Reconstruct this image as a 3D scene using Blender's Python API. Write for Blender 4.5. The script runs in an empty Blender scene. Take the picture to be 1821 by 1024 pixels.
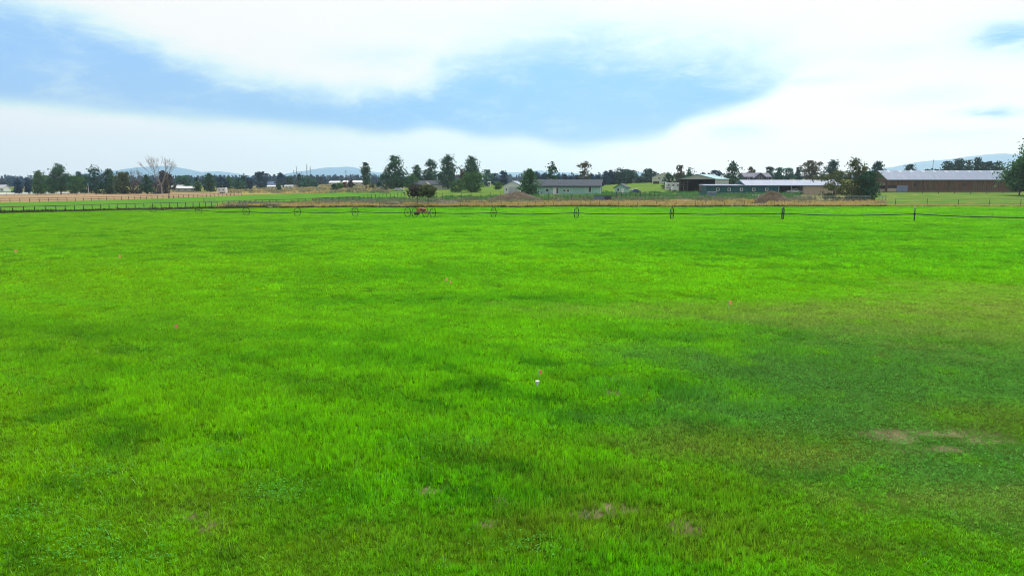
import bpy, math, random
import numpy as np
from mathutils import Vector, noise as mnoise
R = math.radians
sc = bpy.context.scene
col = sc.collection

# ------------------------------------------------------------------ camera
F_PX, W_PX, H_PX, HOR = 1214.0, 1821.0, 1024.0, 322.0      # focal length, frame and horizon row of the photograph
CAM_H = 4.5
PITCH = math.atan((H_PX / 2 - HOR) / F_PX)
cd = bpy.data.cameras.new('camera')
cd.sensor_width = 36.0
cd.lens = 36.0 * F_PX / W_PX
cd.clip_start, cd.clip_end = 0.1, 30000
cam = bpy.data.objects.new('camera', cd)
cam.location = (0, 0, CAM_H)
cam.rotation_euler = (math.pi / 2 - PITCH, 0, 0)
col.objects.link(cam)
sc.camera = cam

# ------------------------------------------------------------------ render settings
sc.view_settings.view_transform = 'Standard'
sc.view_settings.look = 'None'
sc.view_settings.exposure = 0.28
sc.view_settings.gamma = 1.0
sc.view_settings.use_curve_mapping = False
sc.cycles.max_bounces = 5
sc.cycles.diffuse_bounces = 2
sc.cycles.transmission_bounces = 3
sc.cycles.transparent_max_bounces = 4
sc.cycles.volume_bounces = 0
sc.cycles.glossy_bounces = 2
sc.cycles.use_denoising = True
sc.cycles.denoiser = 'OPENIMAGEDENOISE'
sc.cycles.denoising_input_passes = 'RGB_ALBEDO_NORMAL'
sc.cycles.pixel_filter_type = 'BLACKMAN_HARRIS'
sc.cycles.filter_width = 1.05

# ------------------------------------------------------------------ helpers: pixels of the photograph <-> directions
def ray(x, y):
    u = (x - W_PX / 2) / F_PX; v = (y - H_PX / 2) / F_PX
    c, s = math.cos(PITCH), math.sin(PITCH)
    return np.array([u, c - v * s, -s - v * c])
def azel(x, y):
    d = ray(x, y); d = d / np.linalg.norm(d)
    return math.atan2(d[0], d[1]), math.asin(d[2])

# ------------------------------------------------------------------ sun and sky
SUN_EL, SUN_AZ = R(50), R(25)        # azimuth measured from +Y (view direction) towards +X
sd = bpy.data.lights.new('sun', 'SUN')
sd.energy = 4.0; sd.angle = R(10); sd.color = (1.0, 0.96, 0.9)
sun = bpy.data.objects.new('sun', sd)
sv = Vector((math.sin(SUN_AZ) * math.cos(SUN_EL), math.cos(SUN_AZ) * math.cos(SUN_EL), math.sin(SUN_EL)))
sun.rotation_euler = (-sv).to_track_quat('-Z', 'Y').to_euler()
sun.location = sv * 100
col.objects.link(sun)

class NT:
    """tiny helper to write node trees as expressions"""
    def __init__(s, tree): s.t = tree
    def n(s, kind, ins=None, **props):
        nd = s.t.nodes.new(kind)
        for k, v in props.items(): setattr(nd, k, v)
        for k, v in (ins or {}).items():
            sock = nd.inputs[k]
            if isinstance(v, bpy.types.NodeSocket): s.t.links.new(v, sock)
            else: sock.default_value = v
        return nd
    def m(s, op, a, b=0.0, c=0.0, clamp=False):
        return s.n('ShaderNodeMath', {0: a, 1: b, 2: c}, operation=op, use_clamp=clamp).outputs[0]
    def ss(s, v, a, b, o0=0.0, o1=1.0):
        return s.n('ShaderNodeMapRange', {0: v, 1: a, 2: b, 3: o0, 4: o1}, interpolation_type='SMOOTHSTEP').outputs[0]
    def lin(s, v, a, b, o0=0.0, o1=1.0):
        return s.n('ShaderNodeMapRange', {0: v, 1: a, 2: b, 3: o0, 4: o1}).outputs[0]
    def mix(s, f, a, b, blend='MIX'):
        nd = s.n('ShaderNodeMix', {0: f}, data_type='RGBA', blend_type=blend)
        for i, v in ((6, a), (7, b)):
            if isinstance(v, bpy.types.NodeSocket): s.t.links.new(v, nd.inputs[i])
            else: nd.inputs[i].default_value = (*v, 1) if len(v) == 3 else v
        return nd.outputs[2]
    def noise(s, vec, scale, detail=3.0, rough=0.55, dist=0.0):
        return s.n('ShaderNodeTexNoise', {'Vector': vec, 'Scale': scale, 'Detail': detail, 'Roughness': rough, 'Distortion': dist}).outputs['Fac']
    def vmap(s, vec, scale=(1, 1, 1), loc=(0, 0, 0), rot=(0, 0, 0)):
        return s.n('ShaderNodeMapping', {'Vector': vec, 'Scale': scale, 'Location': loc, 'Rotation': rot}).outputs[0]
    def curve(s, v, pts, x0, x1, y0, y1):
        nd = s.n('ShaderNodeFloatCurve', {'Value': s.lin(v, x0, x1)})
        c = nd.mapping.curves[0]
        P = [((a - x0) / (x1 - x0), (b - y0) / (y1 - y0)) for a, b in sorted(pts)]
        c.points[0].location = P[0]; c.points[1].location = P[-1]
        for p in P[1:-1]: c.points.new(*p)
        nd.mapping.use_clip = False
        nd.mapping.update()
        return s.lin(nd.outputs[0], 0, 1, y0, y1)

world = bpy.data.worlds.new('World'); sc.world = world; world.use_nodes = True
wt = world.node_tree; wt.nodes.clear(); N = NT(wt)
sky = N.n('ShaderNodeTexSky', sky_type='NISHITA', sun_disc=False, sun_elevation=SUN_EL, sun_rotation=SUN_AZ, dust_density=1.5, air_density=1.0)
dirv = N.n('ShaderNodeTexCoord').outputs['Generated']
sx = N.n('ShaderNodeSeparateXYZ', {0: dirv})
X_, Y_, Z_ = sx.outputs
az = N.m('ARCTAN2', X_, N.m('ABSOLUTE', Y_))
el = N.m('ARCSINE', Z_)
cw = N.n('ShaderNodeCombineXYZ', {0: az, 1: el, 2: 0.0}).outputs[0]
cwy = N.n('ShaderNodeCombineXYZ', {0: az, 1: el, 2: Y_}).outputs[0]
# fractal wisps, stretched sideways as the cloud sheets are
nA = N.noise(N.vmap(cw, (5, 14, 1), rot=(0, 0, R(-8))), 1.0, 6, 0.6, 0.6)
nB = N.noise(N.vmap(cw, (16, 42, 1), rot=(0, 0, R(-6))), 1.0, 5, 0.65, 0.4)
nC = N.noise(N.vmap(cw, (2.4, 5, 1), loc=(3, 1, 0)), 1.0, 4, 0.5, 0.3)
def curve_px(pts):
    q = [azel(x, y) for x, y in pts]
    return N.curve(az, q, -0.75, 0.75, -0.1, 0.5)
low = curve_px([(-120, 175), (0, 186), (100, 192), (200, 203), (330, 214), (460, 222), (600, 236), (700, 244), (770, 234), (860, 250), (930, 250), (1010, 266), (1090, 258), (1160, 248), (1210, 226), (1270, 206), (1330, 190), (1400, 150), (1440, 120), (1900, 120)])
up = curve_px([(-120, -10), (0, 2), (100, 26), (200, 52), (300, 92), (400, 128), (500, 152), (600, 168), (690, 162), (745, 150), (790, 112), (860, 84), (950, 66), (1050, 60), (1150, 64), (1250, 72), (1320, 88), (1400, 118), (1440, 140), (1900, 150)])
wob = N.m('ADD', N.m('MULTIPLY', N.m('SUBTRACT', nA, 0.5), 0.055), N.m('MULTIPLY', N.m('SUBTRACT', nB, 0.5), 0.022))
eln = N.m('ADD', el, N.m('MULTIPLY', wob, 0.55))
m_low = N.ss(N.m('SUBTRACT', eln, low), -0.012, 0.018)
soft = N.ss(az, -0.16, 0.02, 0.036, 0.080)
m_up = N.m('SUBTRACT', 1.0, N.ss(N.m('DIVIDE', N.m('SUBTRACT', N.m('ADD', el, wob), up), soft), -1.1, 0.9))
m_blue = N.m('MULTIPLY', m_low, m_up)
def blob(px, py, rx, ry, amp):
    a, e = azel(px, py)
    da = N.m('DIVIDE', N.m('SUBTRACT', az, a), rx / 1229)
    de = N.m('DIVIDE', N.m('SUBTRACT', eln, e), ry / 1229)
    r2 = N.m('ADD', N.m('MULTIPLY', da, da), N.m('MULTIPLY', de, de))
    return N.m('MULTIPLY', N.m('EXPONENT', N.m('MULTIPLY', r2, -1.0)), amp)
extra = None
for b in ((1800, 62, 62, 26, 0.85), (1762, 198, 38, 7, 0.9), (1650, 172, 80, 14, 0.25), (1600, 95, 60, 14, 0.22), (1310, 236, 50, 12, 0.42), (1420, 140, 90, 8, 0.35), (1700, 240, 80, 8, 0.2), (690, 100, 130, 22, 0.30), (1010, 48, 240, 26, 0.26), (1300, 60, 110, 24, 0.22)):
    v = blob(*b)
    extra = v if extra is None else N.m('MAXIMUM', extra, v)
extra = N.m('MULTIPLY', extra, N.ss(nB, 0.3, 0.6, 0.55, 1.15))
front = N.ss(Y_, -0.1, 0.3)
back_gaps = N.m('MULTIPLY', N.ss(nC, 0.48, 0.66), N.ss(el, 0.1, 0.5))
blue = N.m('ADD', N.m('MULTIPLY', N.m('MAXIMUM', m_blue, extra), front), N.m('MULTIPLY', back_gaps, N.m('SUBTRACT', 1.0, front)), clamp=True)
veil = N.m('ADD', N.m('MULTIPLY', N.ss(nA, 0.44, 0.70), 0.26), N.m('MULTIPLY', N.ss(nB, 0.42, 0.70), 0.18))
blue = N.m('MULTIPLY', blue, N.m('SUBTRACT', 1.0, veil))
sky01 = N.n('ShaderNodeVectorMath', {0: sky.outputs[0], 'Scale': 0.10}, operation='SCALE').outputs[0]
sky01 = N.n('ShaderNodeVectorMath', {0: sky01, 1: (1.0, 1.0, 1.0)}, operation='MINIMUM').outputs[0]
thin = N.mix(N.ss(az, -0.6, 0.0), (0.21, 0.47, 0.86), (0.115, 0.47, 0.88))
deep = N.ss(N.m('ADD', N.m('SUBTRACT', el, low), N.m('MULTIPLY', N.m('SUBTRACT', nA, 0.5), 0.06)), 0.085, 0.01)
thin = N.mix(N.m('MULTIPLY', deep, N.ss(az, -0.5, -0.1)), N.mix(0.25, thin, (0.22, 0.47, 0.80)), (0.085, 0.42, 0.86))
thin = N.mix(N.m('MULTIPLY', N.ss(nC, 0.48, 0.72), 0.28), thin, (0.20, 0.42, 0.68))
blue_col = N.mix(0.92, sky01, thin)
band_l = N.mix(N.ss(az, -0.7, -0.1), (0.84, 0.87, 0.95), (0.78, 0.90, 0.94))
band = N.mix(N.ss(N.m('ADD', az, N.m('MULTIPLY', N.m('SUBTRACT', nC, 0.5), 0.25)), 0.02, 0.30), band_l, (1.02, 1.0, 0.98))
a0, e0 = azel(900, 300); a1, e1 = azel(900, 232)
cloud = N.mix(N.ss(el, e0, 0.17), band, (0.82, 0.82, 0.815))
cloud = N.mix(N.m('MULTIPLY', N.ss(nB, 0.55, 0.8), 0.14), cloud, (0.76, 0.80, 0.85))
mid = N.mix(N.ss(az, -0.2, 0.35), (0.60, 0.79, 0.82), (0.64, 0.82, 0.80))
full = N.mix(N.lin(blue, 0.0, 0.42), cloud, mid)
full = N.mix(N.ss(blue, 0.22, 1.0), full, blue_col)
bg = N.n('ShaderNodeBackground', {'Color': full, 'Strength': 1.0})
wo = N.n('ShaderNodeOutputWorld', {'Surface': bg.outputs[0]})
world.cycles.sampling_method = 'MANUAL'
world.cycles.sample_map_resolution = 512

# ------------------------------------------------------------------ terrain
U_T = np.array([-.9, -.74, -.37, -.2, 0, .1, .22, .37, .6, .9])
Y_T = np.array([0, 40, 71, 100, 135, 165, 200, 230, 300, 400, 600, 1000, 3000.])
Z_T = np.array([
 [0, -.4, -1.2, -1.7, -1.9, -1.9, -1.9, -1.9, -1.9, -1.9, -1.7, -1, 0],
 [0, -.4, -1.2, -1.7, -1.9, -1.9, -1.9, -1.9, -1.9, -1.9, -1.7, -1, 0],
 [0, -.3, -.9, -1.5, -1.9, -1.9, -1.9, -1.9, -1.7, -.9, -.2, 0, 0],
 [0, -.2, -.6, -1.1, -1.4, -1.3, -1.0, -.7, .2, .8, 1, .5, 0],
 [0, 0, -.4, -.8, -1.0, -.8, -.1, .2, .8, 1.5, 1.8, 1.5, 0],
 [0, 0, -.2, -.6, -.8, -.5, .2, .4, 1.6, 2.4, 2.5, 2, 0],
 [0, .1, -.1, -.5, -.7, -.3, .4, .6, 2.6, 4, 4, 3, 0],
 [0, .1, .1, -.2, -.55, -.1, .9, 1.0, 4.4, 6, 6, 4, 0],
 [0, .2, .3, 0, -.45, 0, .6, .9, 3, 4.5, 5, 4, 0],
 [0, .2, .3, 0, -.45, 0, .6, .9, 3, 4.5, 5, 4, 0]])
def gz(X, Y):
    X = np.asarray(X, float); Y = np.asarray(Y, float)
    u = np.clip(X / np.maximum(Y, 60), -.899, .899); Yc = np.clip(Y, 0, 2999)
    i = np.clip(np.searchsorted(U_T, u, side='right') - 1, 0, len(U_T) - 2)
    j = np.clip(np.searchsorted(Y_T, Yc, side='right') - 1, 0, len(Y_T) - 2)
    a = (u - U_T[i]) / (U_T[i + 1] - U_T[i]); b = (Yc - Y_T[j]) / (Y_T[j + 1] - Y_T[j])
    a = a * a * (3 - 2 * a)
    return (Z_T[i, j] * (1 - a) * (1 - b) + Z_T[i + 1, j] * a * (1 - b) + Z_T[i, j + 1] * (1 - a) * b + Z_T[i + 1, j + 1] * a * b)
def g(X, Y): return float(gz(X, Y))
def at(x, y, Y):
    d = ray(x, y); t = Y / d[1]
    return d[0] * t, Y, CAM_H + d[2] * t
def on(x, Y):
    """ground point at depth Y seen in pixel column x"""
    X = (x - W_PX / 2) / 1229 * Y
    for _ in range(4):
        z = g(X, Y)
        fw = Y * math.cos(PITCH) + (CAM_H - z) * math.sin(PITCH)
        X = (x - W_PX / 2) / F_PX * fw
    return X, Y, g(X, Y)
def hit(x, y):
    """first ground point behind pixel (x, y)"""
    d = ray(x, y); Yp = 3.0
    while Yp < 2500:
        t = Yp / d[1]
        if CAM_H + d[2] * t <= g(d[0] * t, Yp): break
        Yp *= 1.01
    lo, hi = Yp / 1.01, Yp
    for _ in range(20):
        md = (lo + hi) / 2; t = md / d[1]
        if CAM_H + d[2] * t <= g(d[0] * t, md): hi = md
        else: lo = md
    t = hi / d[1]
    return d[0] * t, hi, g(d[0] * t, hi)

_rs = np.random.RandomState(5)
_LAT = _rs.rand(256, 256)
def vnoise(x, y, seed=0):
    x = np.asarray(x, float) + seed * 17.3; y = np.asarray(y, float) + seed * 9.7
    xi = np.floor(x).astype(int); yi = np.floor(y).astype(int)
    fx = x - xi; fy = y - yi
    fx = fx * fx * (3 - 2 * fx); fy = fy * fy * (3 - 2 * fy)
    L = lambda a, b: _LAT[(xi + a) % 256, (yi + b) % 256]
    return L(0, 0) * (1 - fx) * (1 - fy) + L(1, 0) * fx * (1 - fy) + L(0, 1) * (1 - fx) * fy + L(1, 1) * fx * fy
def fnoise(x, y, seed=0, oct=3):
    s = 0; a = 1; t = 0
    for k in range(oct):
        s = s + a * vnoise(x * 2 ** k, y * 2 ** k, seed + k); t += a; a *= .5
    return s / t
def micro(X, Y):
    """low swells and furrows of the hay field (metres)"""
    return 0.10 * fnoise(np.asarray(X) / 11, np.asarray(Y) / 2.6, 3) + 0.06 * fnoise(np.asarray(X) / 2.5, np.asarray(Y) / 2.0, 8)

# ------------------------------------------------------------------ object helpers
def tag(o, label=None, cat=None, group=None, kind=None):
    if label: o['label'] = label
    if cat: o['category'] = cat
    if group: o['group'] = group
    if kind: o['kind'] = kind
    return o
def thing(name, label, cat, loc=(0, 0, 0), rz=0.0, group=None):
    o = bpy.data.objects.new(name, None); col.objects.link(o)
    o.empty_display_size = 0.3
    o.location = loc; o.rotation_euler = (0, 0, rz)
    return tag(o, label, cat, group)
def mesh_obj(name, V, Fc, mt, parent=None, smooth=False, attrs=None):
    me = bpy.data.meshes.new(name)
    V = np.asarray(V, dtype=np.float32)
    if isinstance(Fc, np.ndarray):
        nf, k = Fc.shape
        me.vertices.add(len(V)); me.vertices.foreach_set('co', V.ravel())
        me.loops.add(nf * k); me.loops.foreach_set('vertex_index', Fc.astype(np.int32).ravel())
        me.polygons.add(nf)
        me.polygons.foreach_set('loop_start', np.arange(0, nf * k, k, dtype=np.int32))
        me.polygons.foreach_set('loop_total', np.full(nf, k, dtype=np.int32))
        me.update(calc_edges=True)
    else:
        me.from_pydata([tuple(map(float, v)) for v in V], [], [tuple(f) for f in Fc])
    if attrs:
        for an, av in attrs.items():
            at_ = me.attributes.new(an, 'FLOAT', 'POINT'); at_.data.foreach_set('value', np.asarray(av, dtype=np.float32))
    if mt: me.materials.append(mt)
    if smooth: me.polygons.foreach_set('use_smooth', [True] * len(me.polygons))
    me.update()
    o = bpy.data.objects.new(name, me); col.objects.link(o)
    if parent: o.parent = parent
    return o
class MB:
    def __init__(s): s.v = []; s.f = []
    def add(s, V, Fc):
        n = len(s.v); s.v += [tuple(v) for v in V]; s.f += [tuple(i + n for i in f) for f in Fc]; return s
    def box(s, x0, x1, y0, y1, z0, z1):
        return s.add([(x0, y0, z0), (x1, y0, z0), (x1, y1, z0), (x0, y1, z0), (x0, y0, z1), (x1, y0, z1), (x1, y1, z1), (x0, y1, z1)],
                     [(0, 3, 2, 1), (4, 5, 6, 7), (0, 1, 5, 4), (1, 2, 6, 5), (2, 3, 7, 6), (3, 0, 4, 7)])
    def prism(s, poly, axis, a, b):
        """poly = 2D outline; extruded from a to b along axis 'x' or 'y'"""
        n = len(poly)
        mk = (lambda p, q: (q, p[0], p[1])) if axis == 'x' else (lambda p, q: (p[0], q, p[1]))
        V = [mk(p, a) for p in poly] + [mk(p, b) for p in poly]
        Fc = [tuple(range(n)), tuple(range(2 * n - 1, n - 1, -1))] + [(i, i + n, (i + 1) % n + n, (i + 1) % n) for i in range(n)]
        return s.add(V, Fc)
    def tube(s, p0, p1, r0, r1=None, n=6):
        r1 = r0 if r1 is None else r1
        p0 = Vector(p0); p1 = Vector(p1); d = (p1 - p0)
        if d.length < 1e-6: return s
        q = d.to_track_quat('Z', 'Y')
        V = []
        for p, r in ((p0, r0), (p1, r1)):
            for k in range(n):
                a = 2 * math.pi * k / n
                V.append(p + q @ Vector((r * math.cos(a), r * math.sin(a), 0)))
        Fc = [(k, (k + 1) % n, (k + 1) % n + n, k + n) for k in range(n)] + [tuple(range(n - 1, -1, -1)), tuple(range(n, 2 * n))]
        return s.add(V, Fc)
    def build(s, name, mt, parent=None, smooth=False):
        o = mesh_obj(name, s.v, s.f, mt, parent, smooth)
        return o

# ------------------------------------------------------------------ materials
def mat(name, c1, c2=None, spec=0.4, scale=1.0, rough=0.8, detail=4, stretch=(1, 1, 1), bump=0.0, metal=0.0, c3=None, lo=0.35, hi=0.65, coord='Object'):
    m = bpy.data.materials.new(name); m.use_nodes = True
    t = m.node_tree; t.nodes.clear(); n = NT(t)
    if coord == 'World': vec = n.n('ShaderNodeNewGeometry').outputs['Position']
    else: vec = n.n('ShaderNodeTexCoord').outputs['Object']
    v = n.vmap(vec, stretch)
    fac = n.noise(v, scale, detail, 0.6)
    c2 = c2 or tuple(c * 0.75 for c in c1)
    colr = n.mix(n.ss(fac, lo, hi), c2, c1)
    if c3:
        f3 = n.noise(n.vmap(vec, stretch, loc=(7, 3, 1)), scale * 2.3, detail, 0.6)
        colr = n.mix(n.ss(f3, 0.52, 0.68), colr, c3)
    ins = {'Base Color': colr, 'Roughness': rough, 'Metallic': metal, 'Specular IOR Level': spec}
    p = n.n('ShaderNodeBsdfPrincipled', ins)
    if bump:
        b = n.n('ShaderNodeBump', {'Height': fac, 'Strength': bump, 'Distance': 0.05})
        t.links.new(b.outputs[0], p.inputs['Normal'])
    n.n('ShaderNodeOutputMaterial', {'Surface': p.outputs[0]})
    return m
def leaf_mat(name, ca, cb, transl=0.3, attr='tone'):
    m = bpy.data.materials.new(name); m.use_nodes = True
    t = m.node_tree; t.nodes.clear(); n = NT(t)
    a = n.n('ShaderNodeAttribute', attribute_name=attr, attribute_type='GEOMETRY').outputs['Fac']
    c = n.mix(a, ca, cb)
    d = n.n('ShaderNodeBsdfDiffuse', {'Color': c}); tr = n.n('ShaderNodeBsdfTranslucent', {'Color': c})
    mx = n.n('ShaderNodeMixShader', {0: transl, 1: d.outputs[0], 2: tr.outputs[0]})
    n.n('ShaderNodeOutputMaterial', {'Surface': mx.outputs[0]})
    return m

def sstep(v, a, b):
    t = np.clip((v - a) / (b - a), 0, 1); return t * t * (3 - 2 * t)
_SPOTS = {}
def field_colour(X, Y, seed=0):
    """sward colour of the hay field by place (species, dryness, painted tuft shade) and how bare the soil is"""
    X = np.asarray(X, float); Y = np.asarray(Y, float)
    A = X * .86 - Y * .51; B = X * .51 + Y * .86      # the sward runs in rows parallel to the wheel line
    big = fnoise(X * .045, Y * .09, 1); mid = fnoise(A * .14, B * .8, 2, 4); sml = fnoise(X * 1.1, Y * 1.6, 3)
    C = lambda t: np.array(t, float)
    def mx(c, m, k, a): return c + (C(k) - c) * (np.clip(m, 0, 1) * a)[..., None]
    lush = (0.20, 0.56, 0.0012)
    c = np.ones(X.shape + (3,)) * C(lush)
    c = mx(c, sstep(big, .35, .65), (0.155, 0.52, 0.0015), 1)
    c = mx(c, sstep(-X / np.maximum(Y + 4, 8), .05, .6), (0.21, 0.46, 0.001), .8)
    c = mx(c, sstep(mid, .52, .72), (0.060, 0.33, 0.003), .30)
    fleck = fnoise(A * .8, B * 2.4, 21, 3); c = mx(c, sstep(fleck, .55, .70) * sstep(big, .2, .5), (0.030, 0.21, 0.004), .65)  # dark streaks and flecks: shade of taller tufts put into the colour
    wisp = fnoise(A * .22, B * 1.5, 31, 3); c = mx(c, sstep(wisp, .55, .75), (0.20, 0.58, 0.001), .5)
    c = mx(c, sstep(sml, .55, .8), (0.19, 0.42, 0.005), .35)
    rag = fnoise(X * 4.3, Y * 5.1, 41, 2)
    def spot(x, y, rx, ry, edge=.45):
        k = (x, y)
        if k not in _SPOTS: _SPOTS[k] = hit(x, y)
        p = _SPOTS[k]
        r = np.sqrt(((X - p[0]) / rx) ** 2 + ((Y - p[1]) / ry) ** 2) + (mid - .5) * 1.0 + (sml - .5) * 1.2 + (rag - .5) * 1.3
        return 1 - sstep(r, 1 - edge, 1 + edge)
    for s_ in ((1590, 640, 5.6, 4.2, .7), (1760, 650, 5.0, 5.5, .6), (1420, 690, 2.4, 1.5, .8), (1480, 760, 3.4, 1.7, .6), (1650, 800, 3.2, 1.6, .6), (1750, 880, 2.2, 1.4, .7)):
        c = mx(c, spot(*s_), (0.105, 0.31, 0.042), .72)
    for s_ in ((1290, 440, 9, 5, .5), (1480, 425, 9, 4, .5), (700, 490, 6, 2.5, .7), (620, 640, 3, 1.0, .7), (1130, 700, 1.3, .45, .5), (860, 540, 5, 1.3, .7), (560, 605, 2, .8, .7)):
        c = mx(c, spot(*s_), (0.045, 0.30, 0.004), .4)
    for s_ in ((1500, 555, 9, 1.6, .7), (1760, 590, 5, 3.2, .7), (1800, 530, 4, 3, .7), (1400, 815, 1.6, .5, .8), (1700, 900, 1.5, .5, .8)):
        c = mx(c, spot(*s_), (0.30, 0.42, 0.06), .55)
    for s_ in ((700, 980, 1.6, .8, .8), (1330, 800, 2.0, .7, .8), (1450, 980, 1.9, .5, .8), (1130, 860, 1.6, .5, .8), (1250, 930, 2.2, .8, .8), (1780, 760, 1.6, .9, .7), (360, 900, 1.2, .7, .8), (900, 810, 1.3, .6, .8), (930, 950, 1.6, .6, .8)):
        c = mx(c, spot(*s_), (0.20, 0.31, 0.015), .5)
    S = np.zeros(X.shape)
    for s_ in ((1590, 785, .40, .24, .6), (1680, 780, .7, .16, .9), (1660, 806, .5, .12, .9), (1750, 792, .35, .10, .9), (890, 897, .16, .18, .35), (340, 928, .18, .10, .5), (375, 945, .10, .10, .5), (1085, 915, .34, .12, .4), (1215, 948, .22, .14, .4), (1030, 925, .3, .1, .5), (1100, 706, .3, .12, .4), (860, 940, .25, .12, .5), (757, 884, .14, .12, .5)):
        S = np.maximum(S, spot(*s_))
    return c, S

def attr_colour(me, name, C_):
    a = me.attributes.new(name, 'FLOAT_COLOR', 'POINT')
    a.data.foreach_set('color', np.concatenate([C_, np.ones((len(C_), 1))], 1).astype(np.float32).ravel())

# ------------------------------------------------------------------ ground sheets
def smooth_poly(pts):
    xs = [p[0] for p in pts]; ys = [p[1] for p in pts]
    return lambda x: np.interp(x, xs, ys)
EDGE = smooth_poly([(-260, 20), (-160, 78)] + [tuple(hit(x, y)[:2]) for x, y in ((0, 380.5), (100, 378), (180, 376), (230, 375))] +
                   [tuple(hit(x, y)[:2]) for x, y in ((330, 372.5), (460, 370), (700, 369.5), (900, 369.5), (1200, 369.5), (1500, 369), (1820, 369))] + [(140, 126), (260, 118)])
def ground_mat():
    m = bpy.data.materials.new('scrub_ground'); m.use_nodes = True
    t = m.node_tree; t.nodes.clear(); n = NT(t)
    pos = n.n('ShaderNodeNewGeometry').outputs['Position']
    a = n.noise(n.vmap(pos, (.02, .03, 1)), 1.0, 5, .6); b = n.noise(n.vmap(pos, (.12, .35, 1)), 1.0, 5, .65); c = n.noise(n.vmap(pos, (.5, 1.2, 1), loc=(9, 2, 0)), 1.0, 4, .6)
    k = n.mix(n.ss(b, .38, .62), (.20, .15, .055), (.15, .155, .045))
    k = n.mix(n.ss(a, .45, .62), k, (.12, .16, .045))
    k = n.mix(n.ss(c, .52, .70), k, (.06, .075, .04))
    p = n.n('ShaderNodeBsdfDiffuse', {'Color': k})
    n.n('ShaderNodeOutputMaterial', {'Surface': p.outputs[0]})
    return m
def sward_mat():
    m = bpy.data.materials.new('hay_field_soil'); m.use_nodes = True
    t = m.node_tree; t.nodes.clear(); n = NT(t)
    c = n.n('ShaderNodeAttribute', attribute_name='tint', attribute_type='GEOMETRY').outputs['Color']
    pos = n.n('ShaderNodeNewGeometry').outputs['Position']
    f = n.noise(n.vmap(pos, (3, 3, 3)), 1.0, 4, .6)
    c = n.mix(.6, c, n.mix(n.ss(f, .4, .65), n.mix(.65, c, (.02, .03, .006)), c))
    p = n.n('ShaderNodeBsdfDiffuse', {'Color': c})
    n.n('ShaderNodeOutputMaterial', {'Surface': p.outputs[0]})
    return m
def make_ground():
    az_ = np.linspace(-math.pi, math.pi, 721)
    rr = np.concatenate([[0.5], np.geomspace(2, 6000, 170)])
    A, Q = np.meshgrid(az_, rr)
    X = Q * np.sin(A); Y = Q * np.cos(A)
    inside = (Y < EDGE(X) - 1) & (Y > -25) & (np.abs(X) < 245)
    Z = gz(X, Y) - np.where(inside, .25, .02)
    V = np.stack([X, Y, Z], -1).reshape(-1, 3)
    nr, na = X.shape
    idx = np.arange(nr * na).reshape(nr, na)
    Fc = np.stack([idx[:-1, :-1], idx[:-1, 1:], idx[1:, 1:], idx[1:, :-1]], -1).reshape(-1, 4)[:, ::-1]
    tag(mesh_obj('ground', V, Fc, ground_mat(), smooth=True), 'dry tan and sage scrub land stretching to the horizon', kind='structure')
make_ground()
def nonuni(a, b, fine, reach, gr):
    out = [0.0]
    while out[-1] < b: out.append(out[-1] + max(fine, abs(out[-1] - 0) * gr))
    pos = out; out = [0.0]
    while out[-1] > a: out.append(out[-1] - max(fine, abs(out[-1]) * gr))
    return np.array(sorted(set(out[1:] + pos)))
def make_field():
    xs = nonuni(-250, 250, .14, 0, .018)
    ys = nonuni(-30, 170, .13, 0, .011); ys = ys[ys > -30]
    X, Yn = np.meshgrid(xs, ys)
    E = EDGE(X)
    Y = np.minimum(Yn, E)
    keep = (Yn[:-1, :-1] < E[:-1, :-1]) | (Yn[:-1, 1:] < E[:-1, 1:])
    Z = gz(X, Y) + micro(X, Y) + .02
    Z = np.where(E - Y < .6, gz(X, Y) + .02, Z)
    V = np.stack([X, Y, Z], -1).reshape(-1, 3)
    idx = np.arange(X.size).reshape(X.shape)
    Fc = np.stack([idx[:-1, :-1], idx[:-1, 1:], idx[1:, 1:], idx[1:, :-1]], -1)[keep]
    o = mesh_obj('hay_field', V, Fc, sward_mat(), smooth=True)
    c, S = field_colour(V[:, 0], V[:, 1])
    rnd = fnoise(V[:, 0] * 3, V[:, 1] * 3, 4)
    soil = np.array([.19, .155, .09]) * (.6 + .8 * rnd)[:, None]
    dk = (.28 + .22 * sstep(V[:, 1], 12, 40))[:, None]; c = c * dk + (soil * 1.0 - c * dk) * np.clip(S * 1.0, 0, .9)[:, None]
    attr_colour(o.data, 'tint', c)
    tag(o, 'bright green hay field filling the foreground', kind='structure')
make_field()

def strip(name, label, lo_px, hi_px, mt, lift=.04, nx=120, ny=24, x0=None, x1=None):
    """a field sheet between two outlines given as picture rows, laid on the terrain"""
    x0 = lo_px[0][0] if x0 is None else x0; x1 = lo_px[-1][0] if x1 is None else x1
    L = smooth_poly(lo_px); H = smooth_poly(hi_px)
    V = []
    for x in np.linspace(x0, x1, nx):
        a = np.array(hit(x, float(L(x)))); b = np.array(hit(x, float(H(x))))
        for t in np.linspace(0, 1, ny):
            p = a + (b - a) * t
            V.append((p[0], p[1], g(p[0], p[1]) + lift))
    idx = np.arange(nx * ny).reshape(nx, ny)
    Fc = np.stack([idx[:-1, :-1], idx[1:, :-1], idx[1:, 1:], idx[:-1, 1:]], -1).reshape(-1, 4)
    return tag(mesh_obj(name, V, Fc, mt, smooth=True), label, kind='structure')
def sheet_mat(name, a, b, c=None, sc_=(.1, .4, 1), d=None):
    k = lambda q: None if q is None else tuple(min(.8, v * 1.2) for v in q)
    return mat(name, k(a), k(b), 0.0, 1.0, .95, 5, sc_, c3=k(c), coord='World', lo=.4, hi=.62)
M_past = sheet_mat('pasture_green', (.075, .19, .018), (.045, .14, .014), (.11, .16, .035), (.05, .3, 1))
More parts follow.
